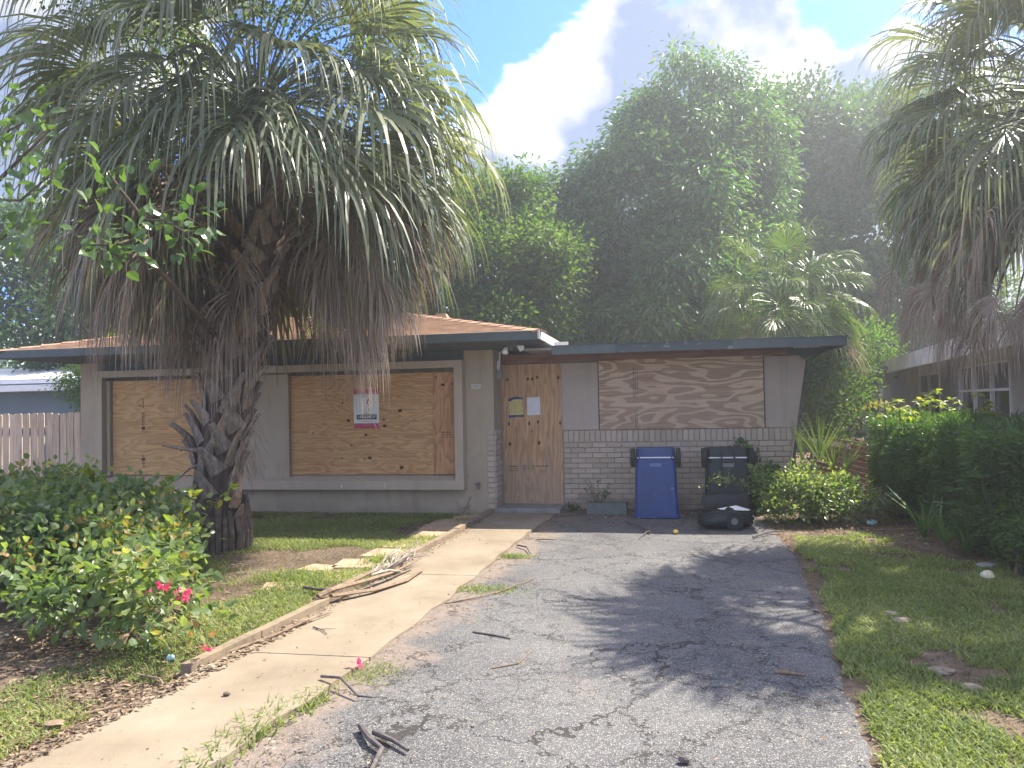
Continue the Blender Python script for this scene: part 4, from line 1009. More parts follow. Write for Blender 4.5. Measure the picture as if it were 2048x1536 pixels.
tree('broadleaf_tree', 'leafy tree behind the shingled roof, seen below the palm skirt', (-10.5, 11.5, 0),
     [(-10.6, 10.9, 5.5, 1.7, 1.4, 1.5), (-9.5, 12.0, 6.2, 1.9, 1.5, 1.5), (-11.8, 10.8, 4.9, 1.7, 1.4, 1.6), (-8.3, 11.4, 5.2, 1.5, 1.3, 1.5), (-13.2, 11.6, 5.4, 1.5, 1.4, 1.5), (-10, 10.8, 3.6, 2.8, 1.3, 1.3)],
     M['lightleaf'], 30000, .16, .07, 46, .22, clus=11, spread=.25, droop=.3)
tree('leafy_shrub', 'tall glossy leaved shrub in the gap between the wing and the right neighbour', (3.6, 6.4, 0),
     [(3.4, 6.3, 1.9, .75, .7, .8), (3.1, 5.6, 1.0, .6, .6, .8), (4.0, 7.4, 2.3, .8, .7, .8), (4.6, 8.8, 2.6, .9, .8, .8), (3.9, 7, .9, .7, .7, .8)],
     M['lightleaf'], 13000, .10, .05, 47, .06, clus=9, spread=.13, droop=.3, parent_cat='shrub')
tree('vine_tree', 'pale feathery vine hanging over the neighbour\'s eave at the left', (-13.4, 4.6, 0),
     [(-13.1, 4.6, 2.4, .8, .4, .35), (-12.9, 4.5, 1.8, .55, .4, .5), (-13.6, 4.6, 2.2, .5, .3, .3)], M['lightleaf'], 5000, .09, .035, 48, .04, clus=9, spread=.10, droop=.6, parent_cat='vine')
tree('tall_weed', 'bright lime green shrub tips rising behind the roof at the left', (-12.4, 4.8, 0),
     [(-12.4, 4.8, 3.1, .55, .4, .3), (-13.2, 4.9, 2.85, .3, .3, .15), (-12.1, 4.6, 2.6, .6, .4, .4)], M['scheff'], 3000, .09, .045, 49, .03, clus=9, spread=.09, droop=.1, parent_cat='shrub')
# far wood closing the view
v, f = foliage([(x, 30 + 3 * math.sin(x), 2.6 + 1.2 * math.sin(x * .7), 3.2, 2.5, 3.4) for x in range(-44, 26, 3)], 60000, .30, .16, LEAF2, clus=12, spread=.45, droop=.2, seed=50)
tag(link('far_wood', mesh_np('far_wood', v, f), M['darkleaf']), 'mass of dark foliage far behind the houses', 'woodland', kind='stuff')

# strangler branches with broad leaves in front of the big palm
def branch_leaves(name, label, stems, n, leaf, mat, seed, rootpt, cat='branch', gap=.9):
    T = thing(name, label, cat, rootpt); m = MB(); r_ = np.random.default_rng(seed); Ps = []; Ds = []
    for (pts, r0) in stems:
        m.tube(pts, list(np.linspace(r0, r0 * .3, len(pts))), 6)
        pts = np.array(pts)
        for k in range(n):
            t = (.35 + .65 * r_.random() ** .7) * (len(pts) - 1); i = min(int(t), len(pts) - 2); p = pts[i] + (pts[i + 1] - pts[i]) * (t - i)
            tw = r_.normal(size=3) * .10; Ps.append(p + tw); Ds.append(tw * 3 + (pts[i + 1] - pts[i]) * .5 + r_.normal(size=3) * .3)
    m.build('branch', M['bark'], T, True)
    Ps = np.array(Ps); Ds = np.array(Ds); Nn = np.array([0, -.4, 1.]) + r_.normal(size=Ps.shape) * .5
    v, f = inst(*LEAF8, Ps, Ds, Nn, leaf * r_.uniform(.7, 1.2, len(Ps)), np.full(len(Ps), .75))
    link('leaves', mesh_np('leaves', v, f), mat, T); return T
branch_leaves('fig_branch', 'fresh green broad leaved fig branches reaching left and forward from the palm trunk', [([(-4.85, -3.55, 2.35), (-4.34, -4.93, 2.59), (-4.0, -5.89, 2.77), (-3.71, -6.35, 2.96), (-3.74, -6.57, 3.13), (-3.76, -6.67, 3.23)], 0.03), ([(-3.71, -6.35, 2.96), (-3.44, -6.4, 3.01), (-3.19, -6.45, 2.87)], 0.014), ([(-3.82, -6.17, 2.9), (-3.86, -6.48, 2.76), (-4.07, -6.62, 2.75)], 0.014), ([(-3.71, -6.35, 2.96), (-3.44, -6.5, 2.91), (-3.21, -6.55, 2.78)], 0.012), ([(-3.82, -6.17, 2.86), (-3.75, -6.45, 2.65), (-3.89, -6.58, 2.71)], 0.012)], 34, .105, M['croton'], 60, (-4.85, -3.55, 2.35))
branch_leaves('fig_branch', 'green leafy branch at the left edge hanging before the palm crown', [([(-5.62, -6.41, 2.76), (-4.89, -6.59, 3.14), (-4.44, -6.71, 3.36), (-4.14, -6.76, 3.53)], 0.022), ([(-4.89, -6.59, 3.14), (-4.44, -6.7, 3.07), (-4.12, -6.74, 3.25)], 0.014), ([(-5.06, -6.51, 2.87), (-4.67, -6.64, 2.82), (-4.38, -6.68, 2.93)], 0.014), ([(-4.89, -6.59, 3.39), (-4.5, -6.73, 3.57), (-4.28, -6.79, 3.6)], 0.012)], 30, .105, M['croton'], 61, (-5.62, -6.41, 2.76))
# vine in the upper crown
v, f = foliage([(-4.2, -3.9, 5.4, .9, .7, .7), (-3.6, -3.8, 4.9, .7, .6, .6), (-5.6, -4.0, 5.7, .8, .6, .5), (-4.9, -4.3, 5.0, .5, .4, .4)], 3600, .05, .03, LEAF2, clus=9, spread=.12, droop=.6, seed=62)
T = thing('climbing_vine', 'fine leaved climbing vine tangled through the top of the big palm crown', 'vine', (-4.2, -3.9, 4.6))
link('leaves', mesh_np('leaves', v, f), M['lightleaf'], T)
m = MB()
for k in range(26):
    x, y, z = -4.6 + random.uniform(-.9, 1.2), -4.3 + random.uniform(-.3, .4), random.uniform(4.8, 5.9); p = [(x, y, z)]
    for j in range(7): p.append((p[-1][0] + random.uniform(-.1, .1), p[-1][1] + random.uniform(-.05, .05), p[-1][2] - random.uniform(.05, .16)))
    m.tube(p, .005, 4, False)
m.build('stems', M['deadwood'], T)

# ------------------------------------------------------------ shrubs and hedge
def shrub(name, label, blobs, n, leaf, width, mat, seed, base, stems=14, tip=None, ntip=0, tmpl=LEAF8, inner=.35, droop=.25, clus=6, spread=.09, cat='shrub', outw=.4):
    T = thing(name, label, cat, base); r_ = np.random.default_rng(seed); rs = random.Random(seed)
    v, f = foliage(blobs, n, leaf, width, tmpl, clus=clus, spread=spread, droop=droop, inner=inner, outw=outw, seed=seed)
    link('leaves', mesh_np('leaves', v, f), mat, T)
    m = MB()
    for k in range(stems):
        b = blobs[k % len(blobs)]; t_ = (b[0] + rs.uniform(-.6, .6) * b[3], b[1] + rs.uniform(-.6, .6) * b[4], b[2] + rs.uniform(-.2, .8) * b[5])
        s0 = (base[0] + rs.uniform(-.25, .25), base[1] + rs.uniform(-.25, .25), -.02)
        m.tube([s0, tuple((np.array(s0) * .5 + np.array(t_) * .5) + np.array([rs.uniform(-.1, .1), rs.uniform(-.1, .1), rs.uniform(0, .15)])), t_], [.016, .010, .004], 5)
    m.build('stems', M['bark'], T)
    if tip is not None:
        v, f = foliage([(b[0], b[1], b[2] + b[5] * .25, b[3] * 1.03, b[4] * 1.03, b[5] * .95) for b in blobs], ntip, leaf * .8, width * .7, tmpl, clus=4, spread=.045, droop=-.5, inner=.93, seed=seed + 1)
        link('young_leaves', mesh_np('young_leaves', v, f), tip, T)
    return T
BG = shrub('bougainvillea', 'sprawling bougainvillea with a few pink flowers in the left foreground', [(-4.75, -5.3, .50, .66, .6, .30), (-5.5, -4.9, .56, .7, .7, .30), (-6.3, -4.6, .52, .8, .8, .36), (-4.2, -5.9, .45, .38, .4, .22), (-4.5, -6.25, .45, .55, .5, .26), (-3.8, -6.3, .38, .36, .35, .22), (-5.2, -6.0, .56, .6, .6, .32),
     (-3.15, -6.9, .30, .24, .25, .17), (-3.5, -6.75, .34, .32, .3, .22), (-3.9, -6.8, .34, .35, .3, .20), (-2.9, -7.1, .14, .18, .16, .12)],
     14000, .073, .054, M['boug'], 70, (-4.7, -5.4, 0), 40, M['bougtip'], 900, spread=.08)
# extra upright sprays
m = MB(); Ps = []; Ds = []; 
for (x, y, z, dx) in [(-6.15, -4.3, .8, .06), (-5.35, -5.0, .85, .1), (-5.3, -4.9, .8, .05), (-4.5, -5.0, .78, .2), (-4.15, -4.6, .65, .16), (-5.75, -4.5, .85, .0), (-4.0, -5.4, .66, .10), (-3.85, -5.9, .5, .08)]:
    p = [(x - dx * 2, y, z - .3), (x - dx * .6, y - .04, z), (x + dx * .5, y - .08, z + .14), (x + dx * 1.2, y - .1, z + .20)]; m.tube(p, [.006, .005, .004, .002], 4)
    for j in range(16):
        t = random.random() * 3; i = min(int(t), 2); a = np.array(p[i]); b = np.array(p[i + 1]); Ps.append(a + (b - a) * (t - i)); Ds.append(rng.normal(size=3) * .7 + np.array([0, 0, .3]))
m.build('stems', M['stem'], BG)
v, f = inst(*LEAF8, np.array(Ps), np.array(Ds), np.array([0, 0, 1.]) + rng.normal(size=(len(Ps), 3)) * .5, .08 * rng.uniform(.7, 1.3, len(Ps)), np.full(len(Ps), .8)); link('young_leaves', mesh_np('young_leaves', v, f), M['scheff'], BG)
def flower(c, n, r, par):
    c = np.array(c); P_ = c + rng.normal(size=(n, 3)) * r; v, f = inst(*LEAF4, P_, rng.normal(size=(n, 3)), rng.normal(size=(n, 3)), .035 * rng.uniform(.8, 1.3, n), np.full(n, .85)); link('flower', mesh_np('flower', v, f), M['pink'], par)
for c in [(-3.20, -7.02, .40), (-3.13, -7.02, .47), (-3.08, -7.04, .46), (-2.95, -7.08, .43), (-2.90, -7.08, .42), (-2.70, -7.20, .14)]: flower(c, 8, .013, BG)

HG = thing('hedge', 'clipped dark green hedge between the side yard and the right neighbour', 'hedge', (3.6, -1.5, 0))
def hedge_leaves(n, seed):
    r_ = np.random.default_rng(seed); x0, x1, y0, y1, z1 = 2.98, 4.1, -5.0, .95, 1.24
    u = r_.random(n); P_ = np.zeros((n, 3)); Nn = np.zeros((n, 3))
    face = r_.choice(4, n, p=[.50, .26, .12, .12])
    yy = y0 + (y1 - y0) * r_.random(n); xx = x0 + (x1 - x0) * r_.random(n); zz = z1 * r_.random(n) ** .9
    bx = .10 * np.sin(yy * 2.3) + .08 * np.sin(yy * 5.1 + zz * 4) + .06 * np.sin(zz * 7 + yy) ; bz = .04 * np.sin(xx * 6) + .05 * np.sin(yy * 3.3)
    P_[:] = np.stack([xx, yy, zz], 1)
    f0 = face == 0; P_[f0, 0] = x0 + bx[f0] + .12 * (zz[f0] < .25) - .02; Nn[f0] = (-1, 0, .2)
    f1 = face == 1; P_[f1, 2] = z1 + bz[f1]; Nn[f1] = (0, 0, 1)
    f2 = face == 2; P_[f2, 1] = y0 + bx[f2]; Nn[f2] = (0, -1, .2)
    f3 = face == 3; P_[f3, 1] = y1 + bx[f3]; Nn[f3] = (0, 1, .2)
    P_ -= Nn * (r_.random((n, 1)) ** 1.6) * .28
    D = Nn * .8 + r_.normal(size=(n, 3)) * .6 + np.array([0, 0, .15])
    s = .075 * r_.uniform(.6, 1.3, n)
    return inst(*LEAF2, P_, D, r_.normal(size=(n, 3)) + np.array([0, 0, 1.]), s, r_.uniform(.2, .32, n))
v, f = hedge_leaves(62000, 71); link('leaves', mesh_np('leaves', v, f), M['hedge'], HG)
m = MB()
for k in range(60):
    y = random.uniform(-4.9, .8); x = random.uniform(3.2, 3.9); m.tube([(x, y, -.02), (x + random.uniform(-.2, .2), y + random.uniform(-.2, .2), .6), (x + random.uniform(-.4, .4), y + random.uniform(-.3, .3), 1.2)], [.02, .014, .005], 5)
m.build('stems', M['bark'], HG)
m = MB(); m.box(3.26, 3.85, -4.7, .7, .1, 1.05); m.build('inner_shade_box', M['dark'], HG)  # near-black box put in as the deep shade inside the hedge
# whorled bright leaves on the hedge top
T = thing('umbrella_shrub', 'yellow green umbrella leaved shrub standing up out of the hedge top', 'shrub', (3.55, -.9, .9))
Ps = []; Ds = []; m = MB()
for (x, y, z) in [(3.0, -.6, 1.42), (3.18, -.7, 1.45), (3.3, -.9, 1.36), (3.5, -.8, 1.46), (3.62, -.95, 1.42), (3.75, -1.0, 1.38), (3.1, -.9, 1.35), (3.9, -1.1, 1.36), (2.85, -.5, 1.36)]:
    m.tube([(x, y, .9), (x, y, z)], .008, 5)
    for w in range(5):
        c = np.array([x, y, z]) + rng.normal(size=3) * .07
        for j in range(7):
            a = j * .9 + w; Ps.append(c); Ds.append((math.cos(a), math.sin(a), -.15 + random.uniform(-.5, .6)))
m.build('stems', M['stem'], T)
v, f = inst(*LEAF4, np.array(Ps), np.array(Ds), np.tile([0, -.3, 1.], (len(Ps), 1)) + rng.normal(size=(len(Ps), 3)) * .45, .10 * rng.uniform(.8, 1.2, len(Ps)), np.full(len(Ps), .36)); link('leaves', mesh_np('leaves', v, f), M['scheff'], T)
T = thing('red_tipped_shoot', 'small reddish shoots sticking up from the left end of the hedge top', 'shoot', (2.95, .2, 1.2))
Ps = np.array([(2.95 + rng.normal() * .12, .2 + rng.normal() * .12, 1.36 + rng.random() * .12) for _ in range(40)]); v, f = inst(*LEAF4, Ps, rng.normal(size=(40, 3)) * .5 + np.array([0, 0, .8]), rng.normal(size=(40, 3)), np.full(40, .08), np.full(40, .3)); link('leaves', mesh_np('leaves', v, f), M['bougtip'], T)
# purple spiky plants by the neighbour's window
T = thing('bromeliad', 'purple grey strap leaved plant under the neighbour\'s large window', 'plant', (4.6, .8, .9))
Ps = []; Ds = []
for (x, y) in [(4.35, .8), (4.6, .9), (4.85, .7), (4.5, 1.2)]:
    for j in range(16): Ps.append((x, y, 1.05)); Ds.append((math.cos(j * 2.4) * .8, math.sin(j * 2.4) * .8, .6 + .5 * random.random()))
v, f = inst(*BLADE, np.array(Ps, float), np.array(Ds), np.tile([0, 0, 1.], (len(Ps), 1)), .42 * rng.uniform(.7, 1.1, len(Ps)), np.full(len(Ps), .10)); link('leaves', mesh_np('leaves', v, f), M['purple'], T)
m = MB(); m.tube([(4.6, .9, 0), (4.6, .9, 1.05)], .05, 6); m.build('stem', M['bark'], T)
# rosettes against the hedge foot (near)
def rosettes(name, label, centres, nl, leaf, wr, mat, upz, base, cat='plant', tmpl=LEAF8, stem=True):
    T = thing(name, label, cat, base); Ps = []; Ds = []; m = MB()
    for (x, y, z) in centres:
        if stem: m.tube([(x + .08, y + .03, max(0, z - .35)), (x, y, z)], .006, 5)
        for j in range(nl): a = j * 2.4 + x * 7; Ps.append((x, y, z)); Ds.append((math.cos(a), math.sin(a), upz + random.uniform(-.15, .25)))
    v, f = inst(*tmpl, np.array(Ps, float), np.array(Ds), np.tile([0, 0, 1.], (len(Ps), 1)) + rng.normal(size=(len(Ps), 3)) * .2, leaf * rng.uniform(.7, 1.2, len(Ps)), np.full(len(Ps), wr)); link('leaves', mesh_np('leaves', v, f), mat, T)
    if stem: m.build('stems', M['stem'], T)
    return T
rosettes('broadleaf_shrub', 'pale broad leaved sprigs growing out of the near hedge face', [(2.85, -3.3, .72), (2.95, -3.4, 1.0), (2.9, -3.0, .6), (2.8, -3.7, .80), (2.75, -2.9, .45), (2.9, -2.5, .55), (3.0, -1.2, .95), (2.85, -.2, .9), (2.9, .3, .7)], 9, .15, .5, M['croton'], .2, (2.9, -3.2, 0))
rosettes('palmetto_seedling', 'narrow leaved palm seedling at the foot of the hedge', [(2.75, -2.9, .05), (2.8, -3.3, .05), (2.7, -2.4, .05)], 13, .55, .06, M['hedge'], 1.2, (2.75, -2.9, 0), tmpl=BLADE, stem=False)
shrub('low_shrub', 'pale small leaved shrub in the lower right corner by the hedge', [(3.05, -4.1, .30, .30, .3, .26)], 900, .045, .02, M['lightleaf'], 72, (3.05, -4.1, 0), 8, clus=5, spread=.05, tmpl=LEAF4)
# sunlit shrub at the corner of the wing
shrub('leafy_bush', 'sunlit small leaved bush at the slanted corner of the brick wing', [(1.70, -1.15, .28, .36, .32, .26), (2.08, -1.0, .34, .28, .3, .24), (1.38, -1.45, .14, .30, .25, .14), (2.32, -1.1, .18, .24, .25, .18), (1.75, -.8, .46, .26, .25, .18), (1.5, -1.1, .34, .2, .2, .16)], 5600, .055, .033, M['boug'], 73, (1.85, -1.0, 0), 16, clus=6, spread=.07, tmpl=LEAF4)
# spiky young palm behind the bush
YP = thing('young_palm', 'young palm with upright spiky fan leaves beside the slanted wall', 'palm', (2.0, -.55, 0))
rs = random.Random(5)
for (az, el, pl, br, dr) in [(1.2, 82, .45, .62, .1), (2.6, 75, .40, .60, .15), (.2, 62, .38, .55, .2), (5.2, 68, .40, .55, .2), (4.4, 35, .35, .5, .5), (5.9, 20, .45, .5, .7), (3.6, 50, .3, .45, .3)]:
    add_frond('frond', M['palm_b'], YP, base=(1.98, -.6, .02), az=az, el=math.radians(el), pl=pl + .18, br=br, n=20, spread=38 if el > 60 else 75, droop=dr, pdroop=.15, rs=rs)
SP = thing('saw_palmetto', 'low dark palmetto leaf drooping beside the hedge end', 'palm', (2.55, -.6, 0))
for (az, el) in [(4.6, 35), (5.3, 20), (4.0, 15), (3.4, 40)]:
    add_frond('frond', M['palm_g'], SP, base=(2.6, -.6, .05), az=az, el=math.radians(el), pl=.45, br=.50, n=22, spread=85, droop=.7, pdroop=.3, rs=rs)
# creeper on the wing wall
CV = thing('creeper', 'thin creeper climbing the brick wall behind the dark bin', 'vine', (1.2, -.15, 0)); m = MB(); Ps = []; Ds = []
for pts in [[(1.25, -.2, 0), (1.12, -.15, .4), (1.08, -.12, .8), (1.02, -.1, 1.02)], [(1.12, -.15, .4), (1.25, -.12, .62), (1.18, -.1, .85)], [(1.3, -.2, .0), (1.4, -.15, .35), (1.45, -.12, .62), (1.55, -.12, .5)], [(1.4, -.2, .2), (1.25, -.15, .3), (1.15, -.15, .25)], [(1.4, -.15, .35), (1.6, -.15, .45)], [(1.2, -.5, .1), (1.12, -.7, .5), (1.1, -.8, .75), (1.02, -.75, .98)], [(1.15, -.7, .4), (1.3, -.6, .6), (1.42, -.4, .55)]]:
    m.tube(pts, .006, 5); pts = np.array(pts)
    for k in range(120):
        t = random.random() * (len(pts) - 1); i = min(int(t), len(pts) - 2); Ps.append(pts[i] + (pts[i + 1] - pts[i]) * (t - i) + rng.normal(size=3) * np.array([.05, .03, .05])); Ds.append(rng.normal(size=3))
m.build('stems', M['stem'], CV)
v, f = inst(*LEAF4, np.array(Ps), np.array(Ds), np.array([0, -.8, .6]) + rng.normal(size=(len(Ps), 3)) * .4, .07 * rng.uniform(.6, 1.2, len(Ps)), np.full(len(Ps), .7)); link('leaves', mesh_np('leaves', v, f), M['mango'], CV)
SB = thing('leafy_spray', 'sunlit leafy spray reaching across the front of the dark bin', 'branch', (1.3, -1.3, 0)); m = MB(); Ps = []; Ds = []
for pts in [[(1.3, -1.3, 0), (1.2, -1.45, .35), (.95, -1.6, .55), (.70, -1.65, .60), (.50, -1.7, .56)], [(1.15, -1.45, .4), (1.1, -1.5, .6), (1.12, -1.5, .74)]]:
    m.tube(pts, .006, 5); pts = np.array(pts)
    for k in range(190):
        t = .9 + random.random() * (len(pts) - 1.9); i = min(int(t), len(pts) - 2); Ps.append(pts[i] + (pts[i + 1] - pts[i]) * (t - i) + rng.normal(size=3) * np.array([.045, .05, .035])); Ds.append(rng.normal(size=3))
m.build('stems', M['stem'], SB)
v, f = inst(*LEAF4, np.array(Ps), np.array(Ds), np.array([0, 0, 1.]) + rng.normal(size=(len(Ps), 3)) * .5, .055 * rng.uniform(.6, 1.2, len(Ps)), np.full(len(Ps), .6)); link('leaves', mesh_np('leaves', v, f), M['boug'], SB)
# planter with weeds
PT = thing('planter_box', 'grey green stone planter box at the foot of the brick wall', 'planter', (-.8, -.45, 0))
m = MB(); m.box(-1.08, -.53, -.56, -.53, 0, .16); m.box(-1.08, -.53, -.33, -.30, 0, .16); m.box(-1.08, -1.05, -.529, -.331, 0, .16); m.box(-.56, -.53, -.529, -.331, 0, .16); m.build('box', M['planter'], PT)
m = MB(); m.box(-1.049, -.561, -.529, -.331, 0, .12); m.build('soil_fill', M['soil'], PT)
def weed(name, label, c, n, h, leaf, mat, seed, group=None, wr=.55):
    T = thing(name, label, 'weed', c, group); r_ = np.random.default_rng(seed); m = MB(); Ps = []; Ds = []
    for s in range(max(3, n // 14)):
        a = r_.random() * 6.28; e = np.array([c[0] + math.cos(a) * h * .5, c[1] + math.sin(a) * h * .4, c[2] + h * (.5 + .5 * r_.random())]); c_ = np.array(c, float); m.tube([c_, (c_ + e) / 2 + np.array([0, 0, .05 * h]), e], .003, 4)
        for k in range(14): t = .25 + .75 * r_.random(); Ps.append(c_ + (e - c_) * t + r_.normal(size=3) * .02); Ds.append(r_.normal(size=3) + np.array([0, 0, .2]))
    m.build('stems', M['stem'], T)
    v, f = inst(*LEAF4, np.array(Ps), np.array(Ds), np.array([0, 0, 1.]) + r_.normal(size=(len(Ps), 3)) * .5, leaf * r_.uniform(.7, 1.2, len(Ps)), np.full(len(Ps), wr)); link('leaves', mesh_np('leaves', v, f), mat, T)
weed('weed', 'straggly weed growing out of the stone planter box', (-.92, -.43, .12), 120, .36, .045, M['mango'], 80)
weed('weed', 'small dark weed between the doorstep and the planter box', (-1.3, -.35, 0), 120, .16, .05, M['mango'], 81)
weed('weed', 'sparse dry weed against the wall under the hose tap', (-2.85, -.64, 0), 40, .28, .03, M['grass_dry'], 82)

# ------------------------------------------------------------ wheelie bins, upside down
def bin_upside(x, y, s, body, label, panels, group='upturned wheelie bins'):
    T = thing('wheelie_bin', label, 'bin', (x, y, 0), group); Hh = .93 * s
    # cross sections (half width, y front, y back) from ground (rim) to top (base)
    secs = [(0, .285, -.27, .30), (.015, .305, -.30, .33), (.05, .305, -.30, .33), (.058, .288, -.285, .30), (.45, .276, -.262, .28), (.74, .266, -.245, .22), (.765, .262, -.20, .20), (Hh, .258, -.19, .19)]
    m = MB(); V = []
    for (z, hwid, yf, yb) in secs:
        b = .035
        for (px_, py_) in [(-hwid + b, yf), (hwid - b, yf), (hwid, yf + b), (hwid, yb - b), (hwid - b, yb), (-hwid + b, yb), (-hwid, yb - b), (-hwid, yf + b)]:
            V.append((x + px_ * s, y + py_ * s, z * s if z != Hh else Hh))
    n = 8; F = [[i * n + k, i * n + (k + 1) % n, (i + 1) * n + (k + 1) % n, (i + 1) * n + k] for i in range(len(secs) - 1) for k in range(n)]
    F.append([7, 6, 5, 4, 3, 2, 1, 0]); F.append([(len(secs) - 1) * n + k for k in range(n)])
    m.add(V, F); m.build('body', body, T)
    for sx in (-1, 1):
        m = MB(); c = np.array([x + sx * .300 * s, y - .15 * s, Hh - .125 * s]); r = .128 * s
        m.tube([c - np.array([.032 * s, 0, 0]), c - np.array([.026 * s, 0, 0]), c + np.array([.026 * s, 0, 0]), c + np.array([.032 * s, 0, 0])], [r * .88, r, r, r * .88], 22)
        w = m.build('wheel', M['rubber'], T)
        m = MB(); m.tube([c - np.array([.036 * s, 0, 0]), c + np.array([.036 * s, 0, 0])], .05 * s, 12); m.build('hub', body, w)
    m = MB(); m.tube([(x - .24 * s, y - .20 * s, Hh - .125 * s), (x + .24 * s, y - .20 * s, Hh - .125 * s)], .011 * s, 10); m.build('axle', M['steel'], T)
    m = MB()
    m.box(x - .21 * s, x + .21 * s, y - .245 * s, y - .15 * s, Hh - .20 * s, Hh - .155 * s)
    if panels == 'three':
        for q_ in (-.08, .08): m.box(x + (q_ - .008) * s, x + (q_ + .008) * s, y - .285 * s, y - .13 * s, .45 * s, Hh - .01)
        m.box(x - .2 * s, x + .2 * s, y - .18 * s, y - .14 * s, Hh - .02, Hh + .006)
    else:
        m.box(x - .205 * s, x - .197 * s, y - .283 * s, y - .2 * s, .09 * s, .30 * s); m.box(x - .02 * s, x - .012 * s, y - .283 * s, y - .2 * s, .09 * s, .26 * s); m.box(x + .012 * s, x + .02 * s, y - .283 * s, y - .2 * s, .09 * s, .26 * s); m.box(x + .197 * s, x + .205 * s, y - .283 * s, y - .2 * s, .09 * s, .30 * s)
        m.box(x - .22 * s, x - .205 * s, y - .25 * s, y - .1 * s, Hh - .24 * s, Hh + .004); m.box(x + .205 * s, x + .22 * s, y - .25 * s, y - .1 * s, Hh - .24 * s, Hh + .004)
    m.build('rib', body, T)
    # handle notch block
    m = MB(); m.box(x - .075 * s, x + .075 * s, y - .262 * s, y - .20 * s, .69 * s, .735 * s); m.build('grip_block', M['blue2'] if body is M['blue'] else M['metal'], T)
    m = MB(); m.tube([(x + .21 * s, y - .283 * s, .40 * s), (x + .21 * s, y - .262 * s, .40 * s)], .017 * s, 10); m.build('rivet', M['blue2'] if body is M['blue'] else M['rubber'], T)
    # shallow moulded panel
    m = MB(); V = [(x - .15 * s, y - .258 * s, .68 * s), (x + .12 * s, y - .258 * s, .68 * s), (x + .13 * s, y - .272 * s, .46 * s), (x + .19 * s, y - .279 * s, .36 * s), (x + .19 * s, y - .289 * s, .10 * s), (x - .18 * s, y - .289 * s, .10 * s), (x - .16 * s, y - .272 * s, .46 * s)]
    V2 = [(a, b - .003, c) for a, b, c in V]; nn_ = len(V)
    m.add(V + V2, [[nn_ + i for i in range(nn_)]] + [[i, (i + 1) % nn_, nn_ + (i + 1) % nn_, nn_ + i] for i in range(nn_)]); m.build('moulded_panel', body, T)
bin_upside(-.12, -.62, 1.0, M['blue'], 'blue wheelie bin standing upside down against the brick wall', 'one')
bin_upside(.81, -.72, 1.0, M['darkgreen'], 'dark green wheelie bin standing upside down behind the vine', 'three')
# broken black lid and tub in front of the dark bin
TB = thing('bin_lid', 'crumpled black plastic bin lid lying on its side before the dark bin', 'lid', (.70, -1.62, 0))
m = MB(); V = []; NS = 15; NK = 16
for i_ in range(NS):
    u = -1 + 2 * i_ / (NS - 1); wdt = max(0.02, (1 - abs(u) ** 3.2)) ** .5; sag = .045 * math.sin(u * 4 + .6) + .02 * math.sin(u * 11)
    for k in range(NK):
        t = 2 * math.pi * k / NK; yy = math.cos(t) * (.17 + .02 * math.sin(3 * u + k)) * wdt; zz = math.sin(t); zz = (.10 + sag * .6) * max(zz, 0) ** .6 * wdt if zz > 0 else .115 * zz * (.5 + .5 * wdt)
        V.append((.70 + u * .325, -1.62 + yy + .03 * math.sin(u * 3), .12 + zz * (1 if zz < 0 else 1.05)))
m.add(V, [[i_ * NK + k, i_ * NK + (k + 1) % NK, (i_ + 1) * NK + (k + 1) % NK, (i_ + 1) * NK + k] for i_ in range(NS - 1) for k in range(NK)] + [list(range(NK))[::-1], [(NS - 1) * NK + k for k in range(NK)]])
m.build('shell', M['darkgreen'], TB, True)
m = MB(); P_ = [(.70 + .335 * math.cos(t), -1.63 + .175 * math.sin(t), .205 + .012 * math.sin(3 * t)) for t in np.linspace(0, 2 * math.pi, 25)]; m.tube(P_, .010, 6, False); m.build('rim', M['darkgreen'], TB, True)
m = MB(); m.tube([(.80, -1.80, .11), (.80, -1.77, .11)], .105, 20); w = m.build('wheel', M['rubber'], TB); m = MB(); m.tube([(.80, -1.81, .11), (.80, -1.80, .11)], .04, 12); m.build('hub', M['metal'], w)
m = MB(); m.add([(.66, -1.70, .236), (.98, -1.70, .226), (1.0, -1.64, .232), (.84, -1.60, .275), (.62, -1.64, .240)], [[0, 1, 2, 3, 4]]); m.build('torn_film', M['bulb'], TB)
m = MB(); V = []
for i in range(9):
    for j in range(7): a = i / 8 * math.pi; V.append((.46 + .56 * j / 6 + .02 * math.sin(i * 2 + j), -1.05 - .12 * math.sin(a) * (1 + .2 * math.sin(j * 2)), .02 + .34 * (1 - math.cos(a)) / 2 + .02 * math.sin(j * 3 + i)))
m.add(V, [[i * 7 + j, i * 7 + j + 1, (i + 1) * 7 + j + 1, (i + 1) * 7 + j] for i in range(8) for j in range(6)])
tag(m.build('black_sack', M['dark'], None, True), 'slumped black plastic sack between the dark bin and the broken lid', 'sack')

